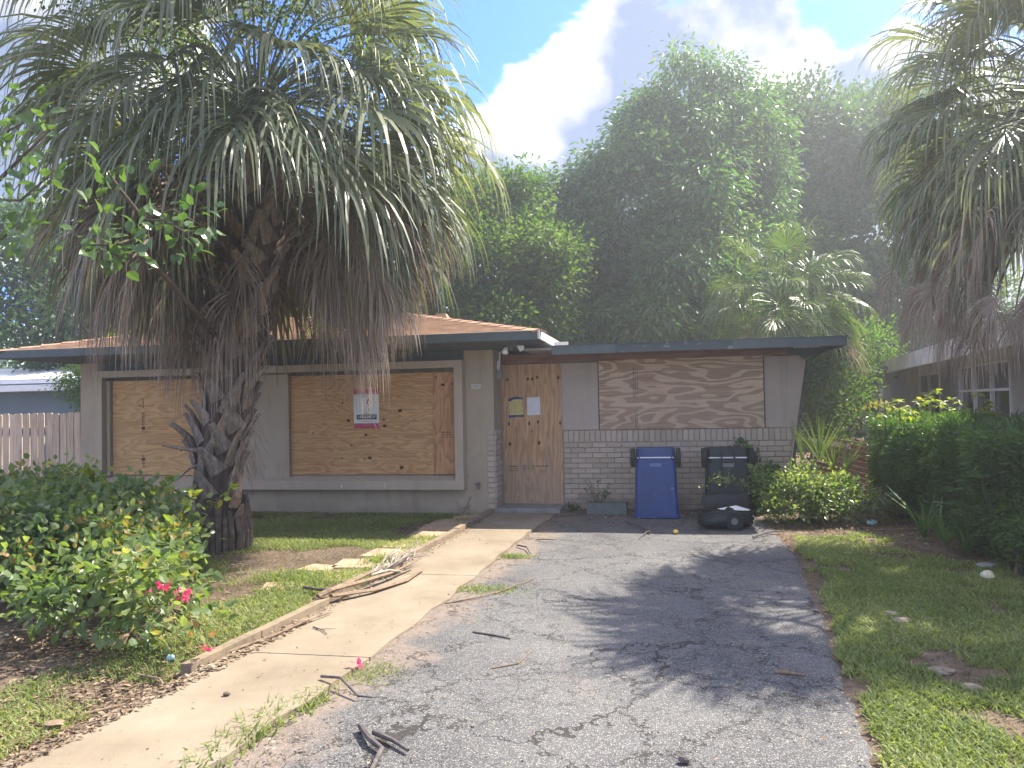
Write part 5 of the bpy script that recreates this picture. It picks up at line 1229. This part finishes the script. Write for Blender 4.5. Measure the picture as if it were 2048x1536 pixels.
# ------------------------------------------------------------ neighbours
# right neighbour
a7 = R(7); dN = np.array([math.sin(a7), math.cos(a7), 0]); nN = np.array([math.cos(a7), -math.sin(a7), 0]); P0 = np.array([5.18, 1.62, 0])
NB = thing('neighbour_house', 'grey stucco bungalow at the right edge with white framed windows', 'house', tuple(P0))
def nbx(s, o, z): p = P0 + dN * s + nN * o; return (p[0], p[1], z)
def nbox(m, s0, s1, o0, o1, z0, z1):
    V = [nbx(s, o, z) for z in (z0, z1) for o in (o0, o1) for s in (s0, s1)]
    m.add(V, [[0, 2, 3, 1], [4, 5, 7, 6], [0, 1, 5, 4], [2, 6, 7, 3], [0, 4, 6, 2], [1, 3, 7, 5]]); return m
wins = [(-.12, 3.1, .95, 2.1, 3, 'large'), (4.85, 7.15, .95, 2.08, 2, 'small')]
m = MB(); nbox(m, -6, 15.4, 0, .15, -.1, .95); nbox(m, -6, 15.4, 0, .15, 2.1, 2.5); nbox(m, -6, -.12, 0, .15, .95, 2.1); nbox(m, 3.1, 4.85, 0, .15, .95, 2.1); nbox(m, 7.15, 15.4, 0, .15, .95, 2.1); nbox(m, 15.3, 15.4, .15, 7, -.1, 2.5); nbox(m, -6, -5.9, .15, 7, -.1, 2.5); nbox(m, 9.2, 15.3, -.35, -.001, -.1, 2.4)
m.build('wall', M['nbwall'], NB)
for (s0, s1, z0, z1, nc, lb) in wins:
    fr = MB(); th = .04
    nbox(fr, s0, s1, -.03, .03, z1 - th, z1); nbox(fr, s0, s1, -.03, .03, z0, z0 + th); nbox(fr, s0, s0 + th, -.03, .03, z0 + th, z1 - th); nbox(fr, s1 - th, s1, -.03, .03, z0 + th, z1 - th)
    for k in range(1, nc): c = s0 + (s1 - s0) * k / nc; nbox(fr, c - .03, c + .03, -.028, .03, z0 + th, z1 - th)
    zm = z0 + (z1 - z0) * .60; nbox(fr, s0 + th, s1 - th, -.035, .028, zm - .022, zm + .022)
    wf = fr.build('window', M['whiteframe'], NB); wf['label'] = lb + ' white framed window'
    for k in range(nc):
        a = s0 + th + (s1 - s0 - 2 * th) * k / nc; b = s0 + th + (s1 - s0 - 2 * th) * (k + 1) / nc
        p = MB(); nbox(p, a, b, .035, .045, z0 + th, zm - .02); p.build('pane', M['glass'], wf)
        p = MB(); nbox(p, a, b, .035, .045, zm + .02, z1 - th); p.build('pane', M['blind'], wf)
m = MB(); nbox(m, -.12, 3.1, -.012, .0, 2.11, 2.30); nbox(m, 4.85, 7.15, -.012, 0, 2.09, 2.28); m.build('lintel_panel', M['nbfascia'], NB)
m = MB(); nbox(m, 10.5, 11.3, -.37, -.352, .9, 2.0); m.build('vent_panel', M['whiteframe'], NB)
m = MB(); nbox(m, 12.6, 13.1, -.40, -.352, 1.2, 1.6); m.build('meter_box', M['metal'], NB)
m = MB(); nbox(m, -6.5, 16, -.75, -.70, 2.14, 2.44); m.build('fascia', M['nbfascia'], NB)
m = MB(); V = [nbx(-6.5, -.72, 2.445), nbx(16, -.72, 2.445), nbx(16, 3.4, 3.25), nbx(-6.5, 3.4, 3.25), nbx(-6.5, 7.5, 2.445), nbx(16, 7.5, 2.445)]
V += [(a, b, c - .05) for a, b, c in V]; m.add(V, [[0, 3, 2, 1], [3, 4, 5, 2], [6, 7, 8, 9], [9, 8, 11, 10], [0, 1, 7, 6], [4, 10, 11, 5], [0, 6, 9, 3], [3, 9, 10, 4], [1, 2, 8, 7], [2, 5, 11, 8]]); m.build('roof', M['nbroof'], NB)
m = MB(); nbox(m, -6.4, 15.9, -.70, 0, 2.30, 2.32); m.build('soffit', M['nbfascia'], NB)
# left neighbour: blue grey wall under white metal roof
LN = thing('neighbour_house', 'blue grey house with white metal eaves beyond the wooden fence', 'house', (-16, 6, 0))
m = MB(); m.box(-26, -12.2, 6.5, 6.7, -.1, 2.3); m.box(-12.4, -12.2, 6.7, 13, -.1, 2.3); m.build('wall', M['bluewall'], LN)
m = MB(); m.box(-26.5, -11.8, 5.85, 6.5, 2.16, 2.32); m.build('eave_panel', M['metalroof'], LN)
m = MB(); m.box(-26.5, -11.7, 5.95, 6.8, 2.36, 2.46); m.build('gutter', M['metalroof'], LN)
m = MB(); m.box(-26.5, -11.8, 5.99, 6.5, 2.322, 2.358); m.build('eave_gap', M['metal'], LN)
m = MB(); m.add([(-26.5, 5.95, 2.47), (-11.7, 5.95, 2.47), (-13.5, 10, 3.05), (-26.5, 10, 3.05), (-26.5, 14, 2.47), (-11.7, 14, 2.47)], [[0, 1, 2, 3], [3, 2, 5, 4]]); m.build('roof', M['metalroof'], LN)
# wooden fence
FN = thing('wooden_fence', 'weathered upright board fence between the house and the left neighbour', 'fence', (-11, .5, 0))
x = -9.12; i = 0
pm = []
for v_ in range(3):
    m = MB(); w = .131 - .004 * v_; c = .02; m.prism([(0, 0), (w, 0), (w, 1.57 - c), (w - c, 1.57), (c, 1.57), (0, 1.57 - c)], 'y', 0, .018)
    me = mesh_np('picket', np.concatenate(m.v), [np.array(f) for f in m.f.values()]); me.materials.append(M['picket']); pm.append(me)
offf = wloc(FN)
while x > -13.2:
    x -= .1475; o = bpy.data.objects.new('picket', pm[i % 3]); COL.objects.link(o); o.parent = FN
    o.location = Vector((x, .5 + random.uniform(-.004, .004), random.uniform(-.012, .01))) - offf; o.rotation_euler = (0, random.gauss(0, .006), random.gauss(0, .02)); i += 1
m = MB(); m.box(-13.2, -9.12, .525, .56, .35, .44); m.build('rail', M['picket'], FN); m = MB(); m.box(-13.2, -9.12, .525, .56, 1.25, 1.34); m.build('rail', M['picket'], FN)
# rusty fence in the side passage
RF = thing('wire_fence', 'low rusty wire fence backed with brown slats in the side passage', 'fence', (2.95, 2.7, 0))
A = np.array([2.80, 4.3]); B = np.array([3.06, 1.15]); dAB = (B - A)
for k in range(9):
    z = .06 + k * .085; m = MB(); 
    p0 = (A[0], A[1]); p1 = (B[0], B[1]); m.add([(p0[0], p0[1], z), (p1[0], p1[1], z), (p1[0], p1[1], z + .062), (p0[0], p0[1], z + .062), (p0[0] + .02, p0[1], z), (p1[0] + .02, p1[1], z), (p1[0] + .02, p1[1], z + .062), (p0[0] + .02, p0[1], z + .062)], [[0, 1, 2, 3], [4, 7, 6, 5], [3, 2, 6, 7], [0, 4, 5, 1], [1, 5, 6, 2], [0, 3, 7, 4]]); m.build('slat', M['rust'], RF)
for t in (0, .33, .66, 1):
    p = A + dAB * t; m = MB(); m.tube([(p[0] - .03, p[1], 0), (p[0] - .03, p[1], .86)], .02, 8); m.build('post', M['rust'], RF)
m = MB(); m.tube([(A[0] - .03, A[1], .85), (B[0] - .03, B[1], .85)], .014, 6); m.build('top_rail', M['deadwood'], RF)
m = MB()
for k in range(46):
    for sgn in (1, -1):
        t0 = k / 46; t1 = min(max(t0 + sgn * .25, 0), 1); a = A + dAB * t0; z1 = .8 * abs(t1 - t0) / .25; b = A + dAB * t1
        m.tube([(a[0] - .045, a[1], .02), (b[0] - .045, b[1], .02 + z1)], .0025, 3, False)
m.build('wire_mesh', M['wire'], RF)
# far house seen through the gap
FH = thing('far_house', 'small tan house glimpsed through the foliage far down the side passage', 'house', (7.2, 25, 0))
m = MB(); m.box(4.6, 12, 24, 24.2, -.1, 2.3); m.box(4.6, 4.8, 24.2, 30, -.1, 2.3); m.build('wall', M['paver'], FH)
m = MB(); m.add([(4.1, 23.5, 2.3), (12.5, 23.5, 2.3), (11, 27, 3.3), (5.6, 27, 3.3), (4.1, 30.5, 2.3), (12.5, 30.5, 2.3)], [[0, 1, 2, 3], [3, 2, 5, 4], [0, 3, 4], [1, 5, 2]]); m.build('roof', M['shingle'], FH)
wf = MB(); wf.box(5.6, 5.66, 23.96, 24, .9, 2); wf.box(6.6, 6.66, 23.96, 24, .9, 2); wf.box(5.66, 6.6, 23.96, 24, 1.94, 2); wf.box(5.66, 6.6, 23.96, 24, .9, .96); wfo = wf.build('window', M['whiteframe'], FH); m = MB(); m.box(5.66, 6.6, 23.975, 23.985, .96, 1.94); m.build('pane', M['glass'], wfo)

# ------------------------------------------------------------ grass, litter
def vn(x, y, s, seed):
    r_ = np.random.default_rng(seed); G = r_.random((64, 64)); x = x * s; y = y * s; xi = np.floor(x).astype(int); yi = np.floor(y).astype(int); fx = x - xi; fy = y - yi; fx = fx * fx * (3 - 2 * fx); fy = fy * fy * (3 - 2 * fy)
    g = lambda a, b: G[a % 64, b % 64]
    return (g(xi, yi) * (1 - fx) + g(xi + 1, yi) * fx) * (1 - fy) + (g(xi, yi + 1) * (1 - fx) + g(xi + 1, yi + 1) * fx) * fy
def fbm(x, y, s, seed): return .5 * vn(x, y, s, seed) + .3 * vn(x, y, s * 2.3, seed + 1) + .2 * vn(x, y, s * 5.1, seed + 2)
def blades(x, y, h, seed, wr=.12, flat=.6):
    n = len(x); r_ = np.random.default_rng(seed); P_ = np.stack([x, y, np.full(n, -.008)], 1)
    a = r_.random(n) * 6.283; D = np.stack([np.cos(a) * flat, np.sin(a) * flat, r_.uniform(.2, .8, n)], 1)
    return inst(*BLADE, P_, D, np.tile([0, 0, 1.], (n, 1)) + r_.normal(size=(n, 3)) * .3, h * r_.uniform(.6, 1.3, n), wr * r_.uniform(.7, 1.3, n))
r_ = np.random.default_rng(100)
n = 330000; x = r_.uniform(-9.4, -2.5, n); y = -8.9 + 8.5 * r_.random(n) ** 1.25
l, _ = walk_edges(y); q_ = fbm(x + 30, y + 30, 1.1, 5)
bare = np.exp(-(((x + 3.8) / .6) ** 2 + ((y + 4.0) / .75) ** 2)) * .28 + np.exp(-(((x + 3.0) / .32) ** 2 + ((y + 3.1) / 1.7) ** 2)) * .22
under = np.exp(-(((x + 5.1) / 1.45) ** 4 + ((y + 6.2) / 1.1) ** 4)) * .6
edge = np.where((y < -6.9) & (y > -7.85), .30, 0) + np.where(y < -7.3, np.clip((x + 3.0) * .9, 0, .5), 0)
lush = np.exp(-(((x + 3.2) / .55) ** 2 + ((y + 6.0) / 1.1) ** 2)) * .35 + np.exp(-(((x + 3.6) / 1.3) ** 2 + ((y + 2.9) / .35) ** 2)) * .2
keep = (x < l - .09) & (q_ + lush - bare - under - edge > .26 + .14 * r_.random(n)) & ((x > -8.9) | (y < -1)) & (np.hypot(x + 4.9, y + 3.42) > .30)
keep &= ~((y > -.52))
x, y = x[keep], y[keep]
v, f = blades(x, y, .055, 101, .13); tag(link('lawn_grass', mesh_np('lawn_grass', v, f), M['grass']), 'patchy green lawn grass left of the walkway', 'grass', kind='stuff')
n = 330000; x = r_.uniform(.7, 3.6, n); y = -9.2 + 9.6 * r_.random(n) ** 1.3
_, rr_ = drive_edges(y); q_ = fbm(x + 50, y + 30, 1.3, 9)
thin = np.clip((y + 4.6) / 3.0, 0, 1) * .34 + np.where(x < rr_ + .12, .12, 0) + np.exp(-(((x - 1.55) / .25) ** 2 + ((y + 6.1) / .9) ** 2)) * .2
keep = (x > rr_ - .05 + .10 * q_) & (q_ - thin > .31 + .14 * r_.random(n)); x, y = x[keep], y[keep]
v, f = blades(x, y, .055, 102, .15); tag(link('side_grass', mesh_np('side_grass', v, f), M['grass']), 'short grass along the right side of the driveway', 'grass', kind='stuff')
# dry blades over bare soil
n = 60000; x = np.concatenate([r_.uniform(-7, -2.6, n // 2), r_.uniform(1.2, 3.4, n // 2)]); y = np.concatenate([r_.uniform(-8.6, -1.2, n // 2), r_.uniform(-8.6, .6, n // 2)])
l, _ = walk_edges(y); keep = ((x < l - .1) | (x > 0)) & (np.hypot(x + 4.9, y + 3.42) > .30); x, y = x[keep], y[keep]
v, f = blades(x, y, .045, 103, .12, 1.6); tag(link('dry_grass', mesh_np('dry_grass', v, f), M['grass_dry']), 'dry straw scattered over bare patches of both lawns', 'grass', kind='stuff')
# leaf litter
def litter(name, label, x, y, z, size, seed, mat=None, tm=LEAF4, wr=.5):
    n = len(x); q2 = np.random.default_rng(seed); P_ = np.stack([x, y, z + q2.uniform(.0, .012, n)], 1); a = q2.random(n) * 6.283
    D = np.stack([np.cos(a), np.sin(a), q2.normal(size=n) * .18], 1)
    v, f = inst(*tm, P_, D, np.array([0, 0, 1.]) + q2.normal(size=(n, 3)) * .28, size * q2.uniform(.5, 1.4, n), wr * q2.uniform(.6, 1.2, n))
    tag(link(name, mesh_np(name, v, f), mat or M['litter']), label, 'litter', kind='stuff')
n = 5200; y = r_.uniform(-8.6, -6.2, n); l, _ = walk_edges(y); x = l + .12 - np.abs(r_.normal(size=n)) * .45; litter('leaf_litter', 'brown fallen leaves along the left edge of the walkway', x, y, np.where(x > l, .034, .0), .035, 110)
n = 3600; x = r_.normal(-4.6, 1.2, n); y = r_.normal(-7.0, .8, n); k_ = (x < -2.8) & (y > -9); litter('leaf_litter', 'brown fallen leaves in the shade under the bougainvillea', x[k_], y[k_], np.zeros(k_.sum()), .05, 111)
n = 900; y = r_.uniform(-6.3, -1.5, n); l, _ = walk_edges(y); x = l + np.abs(r_.normal(size=n)) * .05; litter('leaf_litter', 'crumbs of dead leaf along the foot of the lawn kerb', x, y, np.full(n, .034), .025, 112)
n = 2600; x = r_.uniform(-1.4, 2.6, n); y = -.1 - np.abs(r_.normal(size=n)) * .55; litter('leaf_litter', 'fallen leaves drifted along the foot of the brick wall', x, y, np.full(n, .012), .035, 113)
n = 2200; x = r_.normal(2.2, .7, n); y = r_.normal(-1.6, 1.0, n); k_ = x > 1.25; litter('leaf_litter', 'dry leaves around the side yard bush', x[k_], y[k_], np.zeros(k_.sum()), .04, 114)
n = 1100; y = r_.uniform(-9, -1, n); l, rr_ = drive_edges(y); x = np.where(r_.random(n) < .6, l + np.abs(r_.normal(size=n)) * .18, rr_ - np.abs(r_.normal(size=n)) * .10); litter('leaf_litter', 'dark crumbs of litter along both edges of the driveway', x, y, np.full(n, .014), .022, 115)
n = 260; x = r_.uniform(-1.6, 1.1, n); y = r_.uniform(-8.6, -1, n); litter('leaf_litter', 'scattered leaf fragments over the open driveway', x, y, np.full(n, .016), .022, 116)
n = 160; y = r_.uniform(-8.4, -1, n); l, rr_ = walk_edges(y); x = l + (rr_ - l) * r_.random(n); litter('leaf_litter', 'dark seeds and crumbs dotted over the walkway slabs', x, y, np.full(n, .034), .014, 117, M['bark'], LEAF4, .9)

# weed and grass clumps along the walkway's right edge
def clump(label, cx, cy, rx, ry, n, h, seed, name='grass_clump', mat=None, rot=0):
    q2 = np.random.default_rng(seed); a = q2.normal(size=(n, 2)) * .5; X = cx + a[:, 0] * rx * math.cos(rot) - a[:, 1] * ry * math.sin(rot); Y = cy + a[:, 0] * rx * math.sin(rot) + a[:, 1] * ry * math.cos(rot)
    v, f = blades(X, Y, h, seed, .10, .5); o = link(name, mesh_np(name, v, f), mat or M['grass']); tag(o, label, 'grass clump', 'grass clumps along the walkway edge'); return o
clump('tall bright grass strip at the near right edge of the walkway', -1.97, -8.05, .13, .62, 620, .085, 120, rot=-.12)
clump('small grass clump at the walkway edge just before the tall near strip', -1.84, -7.55, .06, .16, 160, .07, 121)
clump('low weed clump beside the joint of walkway and driveway, holding a pink petal', -1.70, -7.10, .22, .22, 700, .05, 122)
clump('flat weed patch halfway up the walkway edge', -1.55, -5.05, .34, .16, 900, .06, 123)
clump('small yellow green tuft on the far part of the walkway edge', -1.53, -3.62, .18, .10, 420, .06, 124)
clump('green tuft between the sunken pavers and the dead frond', -2.80, -3.9, .20, .22, 500, .09, 125)
clump('spreading weed patch at the left end of the sunken pavers', -3.35, -4.75, .45, .3, 1100, .08, 126)
T = thing('fallen_petals', 'single pink flower lying on the weed clump at the walkway edge', 'flower', (-1.79, -7.08, .05)); flower((-1.79, -7.08, .05), 5, .007, T)

# sticks and dead frond
def stick(label, pts, r, mat=None, twigs=(), group='fallen sticks'):
    m = MB(); P_ = np.array(pts, float); 
    m.tube(P_, list(np.linspace(r, r * .55, len(P_))), 7)
    for t in twigs: m.tube(t, [r * .5, r * .2], 5)
    o = m.build('stick', mat or M['deadwood']); tag(o, label, 'stick', group)
z = .022
stick('thick dark forked stick lying at the bottom of the driveway', [(-1.46, -7.86, .03), (-1.36, -8.0, .035), (-1.27, -8.08, .03), (-1.24, -8.3, .028)], .017, M['greystick'])
stick('straight grey stick beside the forked one at the bottom of the driveway', [(-1.37, -7.92, .03), (-1.25, -7.99, .03), (-1.15, -8.07, .025)], .014, M['greystick'])
stick('thin dark twig lying across the middle left of the driveway', [(-1.30, -6.27, .02), (-1.15, -6.32, .022), (-1.02, -6.38, .02)], .008, M['greystick'])
stick('short pale stick at the lower right of the driveway', [(.58, -6.80, .022), (.74, -6.84, .022)], .012, M['deadwood'])
stick('long stick with a pale broken end in front of the blue bin', [(-.50, -1.33, .03), (-.32, -1.7, .035), (-.18, -2.15, .025)], .016, M['greystick'], [((-.22, -2.1, .03), (-.30, -2.5, .025)), ((-.3, -1.8, .04), (-.22, -1.75, .06))])
stick('dark twig reaching over the weed clump near the walkway edge', [(-1.92, -7.3, .05), (-1.78, -7.36, .07), (-1.62, -7.50, .03), (-1.55, -7.48, .02)], .009, M['greystick'])
stick('pale thin stem leaning on the driveway edge beside the flat weed patch', [(-1.70, -5.55, .02), (-1.5, -5.4, .03), (-1.34, -5.12, .025)], .008)
stick('reddish forked twig on the driveway left of the thin dark twig', [(-1.38, -5.2, .02), (-1.22, -4.85, .03), (-1.15, -4.6, .02)], .006)
stick('small dark twig on the far left of the driveway', [(-1.60, -3.05, .02), (-1.47, -3.2, .03), (-1.38, -3.5, .02)], .010, M['greystick'])
stick('small reddish twig beside the far driveway edge', [(-1.45, -2.7, .02), (-1.3, -2.72, .03), (-1.22, -2.68, .02)], .008)
stick('dark twig pile end lying before the black lid', [(.95, -2.35, .02), (1.15, -2.1, .04), (1.35, -1.95, .03)], .012, M['greystick'], [((1.1, -2.15, .03), (1.25, -2.25, .03))])
stick('tiny twig on the walkway slab beside the kerb', [(-2.42, -6.35, .04), (-2.32, -6.42, .042), (-2.25, -6.5, .04)], .005, M['greystick'], [((-2.38, -6.4, .04), (-2.24, -6.38, .042))])
stick('long bent dead stem lying along the kerb foot', [(-2.72, -7.0, .045), (-2.58, -6.6, .05), (-2.50, -6.25, .06), (-2.44, -6.0, .05)], .010)
stick('grey stick lying in the litter left of the walkway', [(-3.05, -7.34, .02), (-2.85, -7.42, .035), (-2.68, -7.58, .02)], .008, M['deadwood'])
stick('pale stick under the bougainvillea at the walkway corner', [(-2.95, -7.9, .015), (-2.78, -7.72, .02)], .009)
stick('faint curved stem on the middle of the driveway', [(-1.02, -6.95, .018), (-.88, -6.85, .02), (-.84, -6.6, .018)], .005)
stick('long dark stick half hidden in the right lawn near the hedge', [(2.35, -1.75, .02), (2.95, -1.7, .03)], .009)
DF = thing('dead_palm_frond', 'dead brown palm frond lying over the lawn kerb onto the walkway', 'frond', (-2.55, -4.9, .1))
m = MB(); m.tube([(-2.66, -5.76, .10), (-2.60, -5.68, .13), (-2.48, -5.35, .12), (-2.38, -4.9, .10), (-2.30, -4.4, .11)], [.035, .038, .03, .024, .012], 8, True, .5); m.tube([(-2.60, -5.66, .12), (-2.52, -5.2, .14), (-2.45, -4.7, .14)], [.035, .03, .014], 7, True, .5); m.tube([(-2.58, -5.7, .09), (-2.36, -5.35, .06), (-2.22, -4.95, .05), (-2.20, -4.5, .06)], [.03, .028, .02, .01], 7, True, .5); m.build('stalk', M['deadwood'], DF)
m = MB()
for k in range(26):
    t = random.random(); b = np.array([-2.50 + .18 * t, -5.1 + .8 * t, .12]); e = b + np.array([random.uniform(-.12, .22), random.uniform(.2, .75), random.uniform(-.04, .16)]); e[2] = max(e[2], .045)
    m.tube([b, (b + e) / 2 + np.array([random.uniform(-.03, .03), 0, .03]), e], [.010, .007, .002], 4)
m.build('leaflets', M['palm_d'], DF)
m = MB(); m.tube([(-3.05, -5.2, .03), (-2.85, -5.35, .05), (-2.65, -5.5, .09)], [.012, .012, .01], 6); m.build('broken_stem', M['greystick'], DF)

def rock(label, c, s, seed, mat=None, name='stone', cat='stone', group=None, sq=.45):
    q2 = random.Random(seed); m = MB(); V = []; nr_, nk = 5, 9
    for i in range(nr_ + 1):
        ph = math.pi * i / nr_
        for k in range(nk):
            th = 2 * math.pi * k / nk; r1 = s * q2.uniform(.8, 1.15); V.append((c[0] + r1 * math.sin(ph) * math.cos(th), c[1] + r1 * math.sin(ph) * math.sin(th) * .75, c[2] + s * sq * math.cos(ph)))
    m.add(V, [[i * nk + k, (i + 1) * nk + k, (i + 1) * nk + (k + 1) % nk, i * nk + (k + 1) % nk] for i in range(nr_) for k in range(nk)])
    tag(m.build(name, mat or M['stone'], None, False), label, cat, group)
rock('pale stone in the right lawn, larger of the close pair', (1.58, -5.62, .005), .075, 1); rock('pale stone in the right lawn, smaller of the close pair', (1.55, -5.44, .005), .06, 2)
rock('flat broken stone nearest the camera in the sunlit right lawn', (1.56, -6.88, .01), .06, 3, sq=.3); rock('long flat stone just behind the nearest one in the right lawn', (1.50, -6.62, .008), .075, 4, sq=.25)
rock('crumpled cream paper bag lying at the foot of the hedge', (2.64, -4.21, .04), .055, 5, M['bag'], 'paper_bag', 'litter', sq=.8)
rock('crushed pale blue plastic cup in the sandy side yard', (2.45, -1.3, .04), .06, 6, M['cyan'], 'plastic_cup', 'litter', sq=.6)
rock('small crushed clear plastic cup under the bougainvillea edge', (-3.03, -7.06, .03), .03, 7, M['cyan'], 'plastic_cup', 'litter', sq=.7)
rock('small yellow fruit on the driveway in front of the blue bin', (.11, -2.08, .028), .03, 8, M['yellow'], 'fruit', 'fruit', sq=.8)
rock('dark lump of asphalt at the bottom of the driveway', (.05, -7.97, .02), .028, 9, M['greystick'], 'lump', 'stone', sq=.6)
rock('tiny dark clod on the near walkway slab', (-2.32, -7.6, .042), .022, 10, M['bark'], 'clod', 'clod', sq=.5)
rock('pale grey slab fragment leaning at the hedge foot', (2.83, -3.69, .02), .10, 11, M['greyconc'], 'slab_fragment', 'stone', sq=.25)
rock('grey stone at the far edge of the right lawn', (1.75, -3.2, .0), .07, 12, sq=.35)
rock('dry curled leaf lying in the near left lawn', (-2.98, -8.05, .03), .05, 13, M['deadwood'], 'dry_leaf', 'leaf', sq=.25)

# ------------------------------------------------------------ lens glare added as thin haze
if True:
    m = MB(); m.box(-60, 40, -20, 46, -1.2, 17); me_ = m.build('haze', None)
    t = bpy.data.materials.new('glare_haze'); t.use_nodes = True; nt = t.node_tree; nt.nodes.clear()
    o_ = nt.nodes.new('ShaderNodeOutputMaterial'); p_ = nt.nodes.new('ShaderNodeVolumePrincipled'); p_.inputs['Color'].default_value = (.93, .96, 1, 1); p_.inputs['Density'].default_value = .0042; p_.inputs['Anisotropy'].default_value = .62
    nt.links.new(p_.outputs[0], o_.inputs['Volume']); me_.data.materials.append(t); me_['kind'] = 'stuff'; me_['label'] = 'thin bright haze added to the air in place of lens glare'
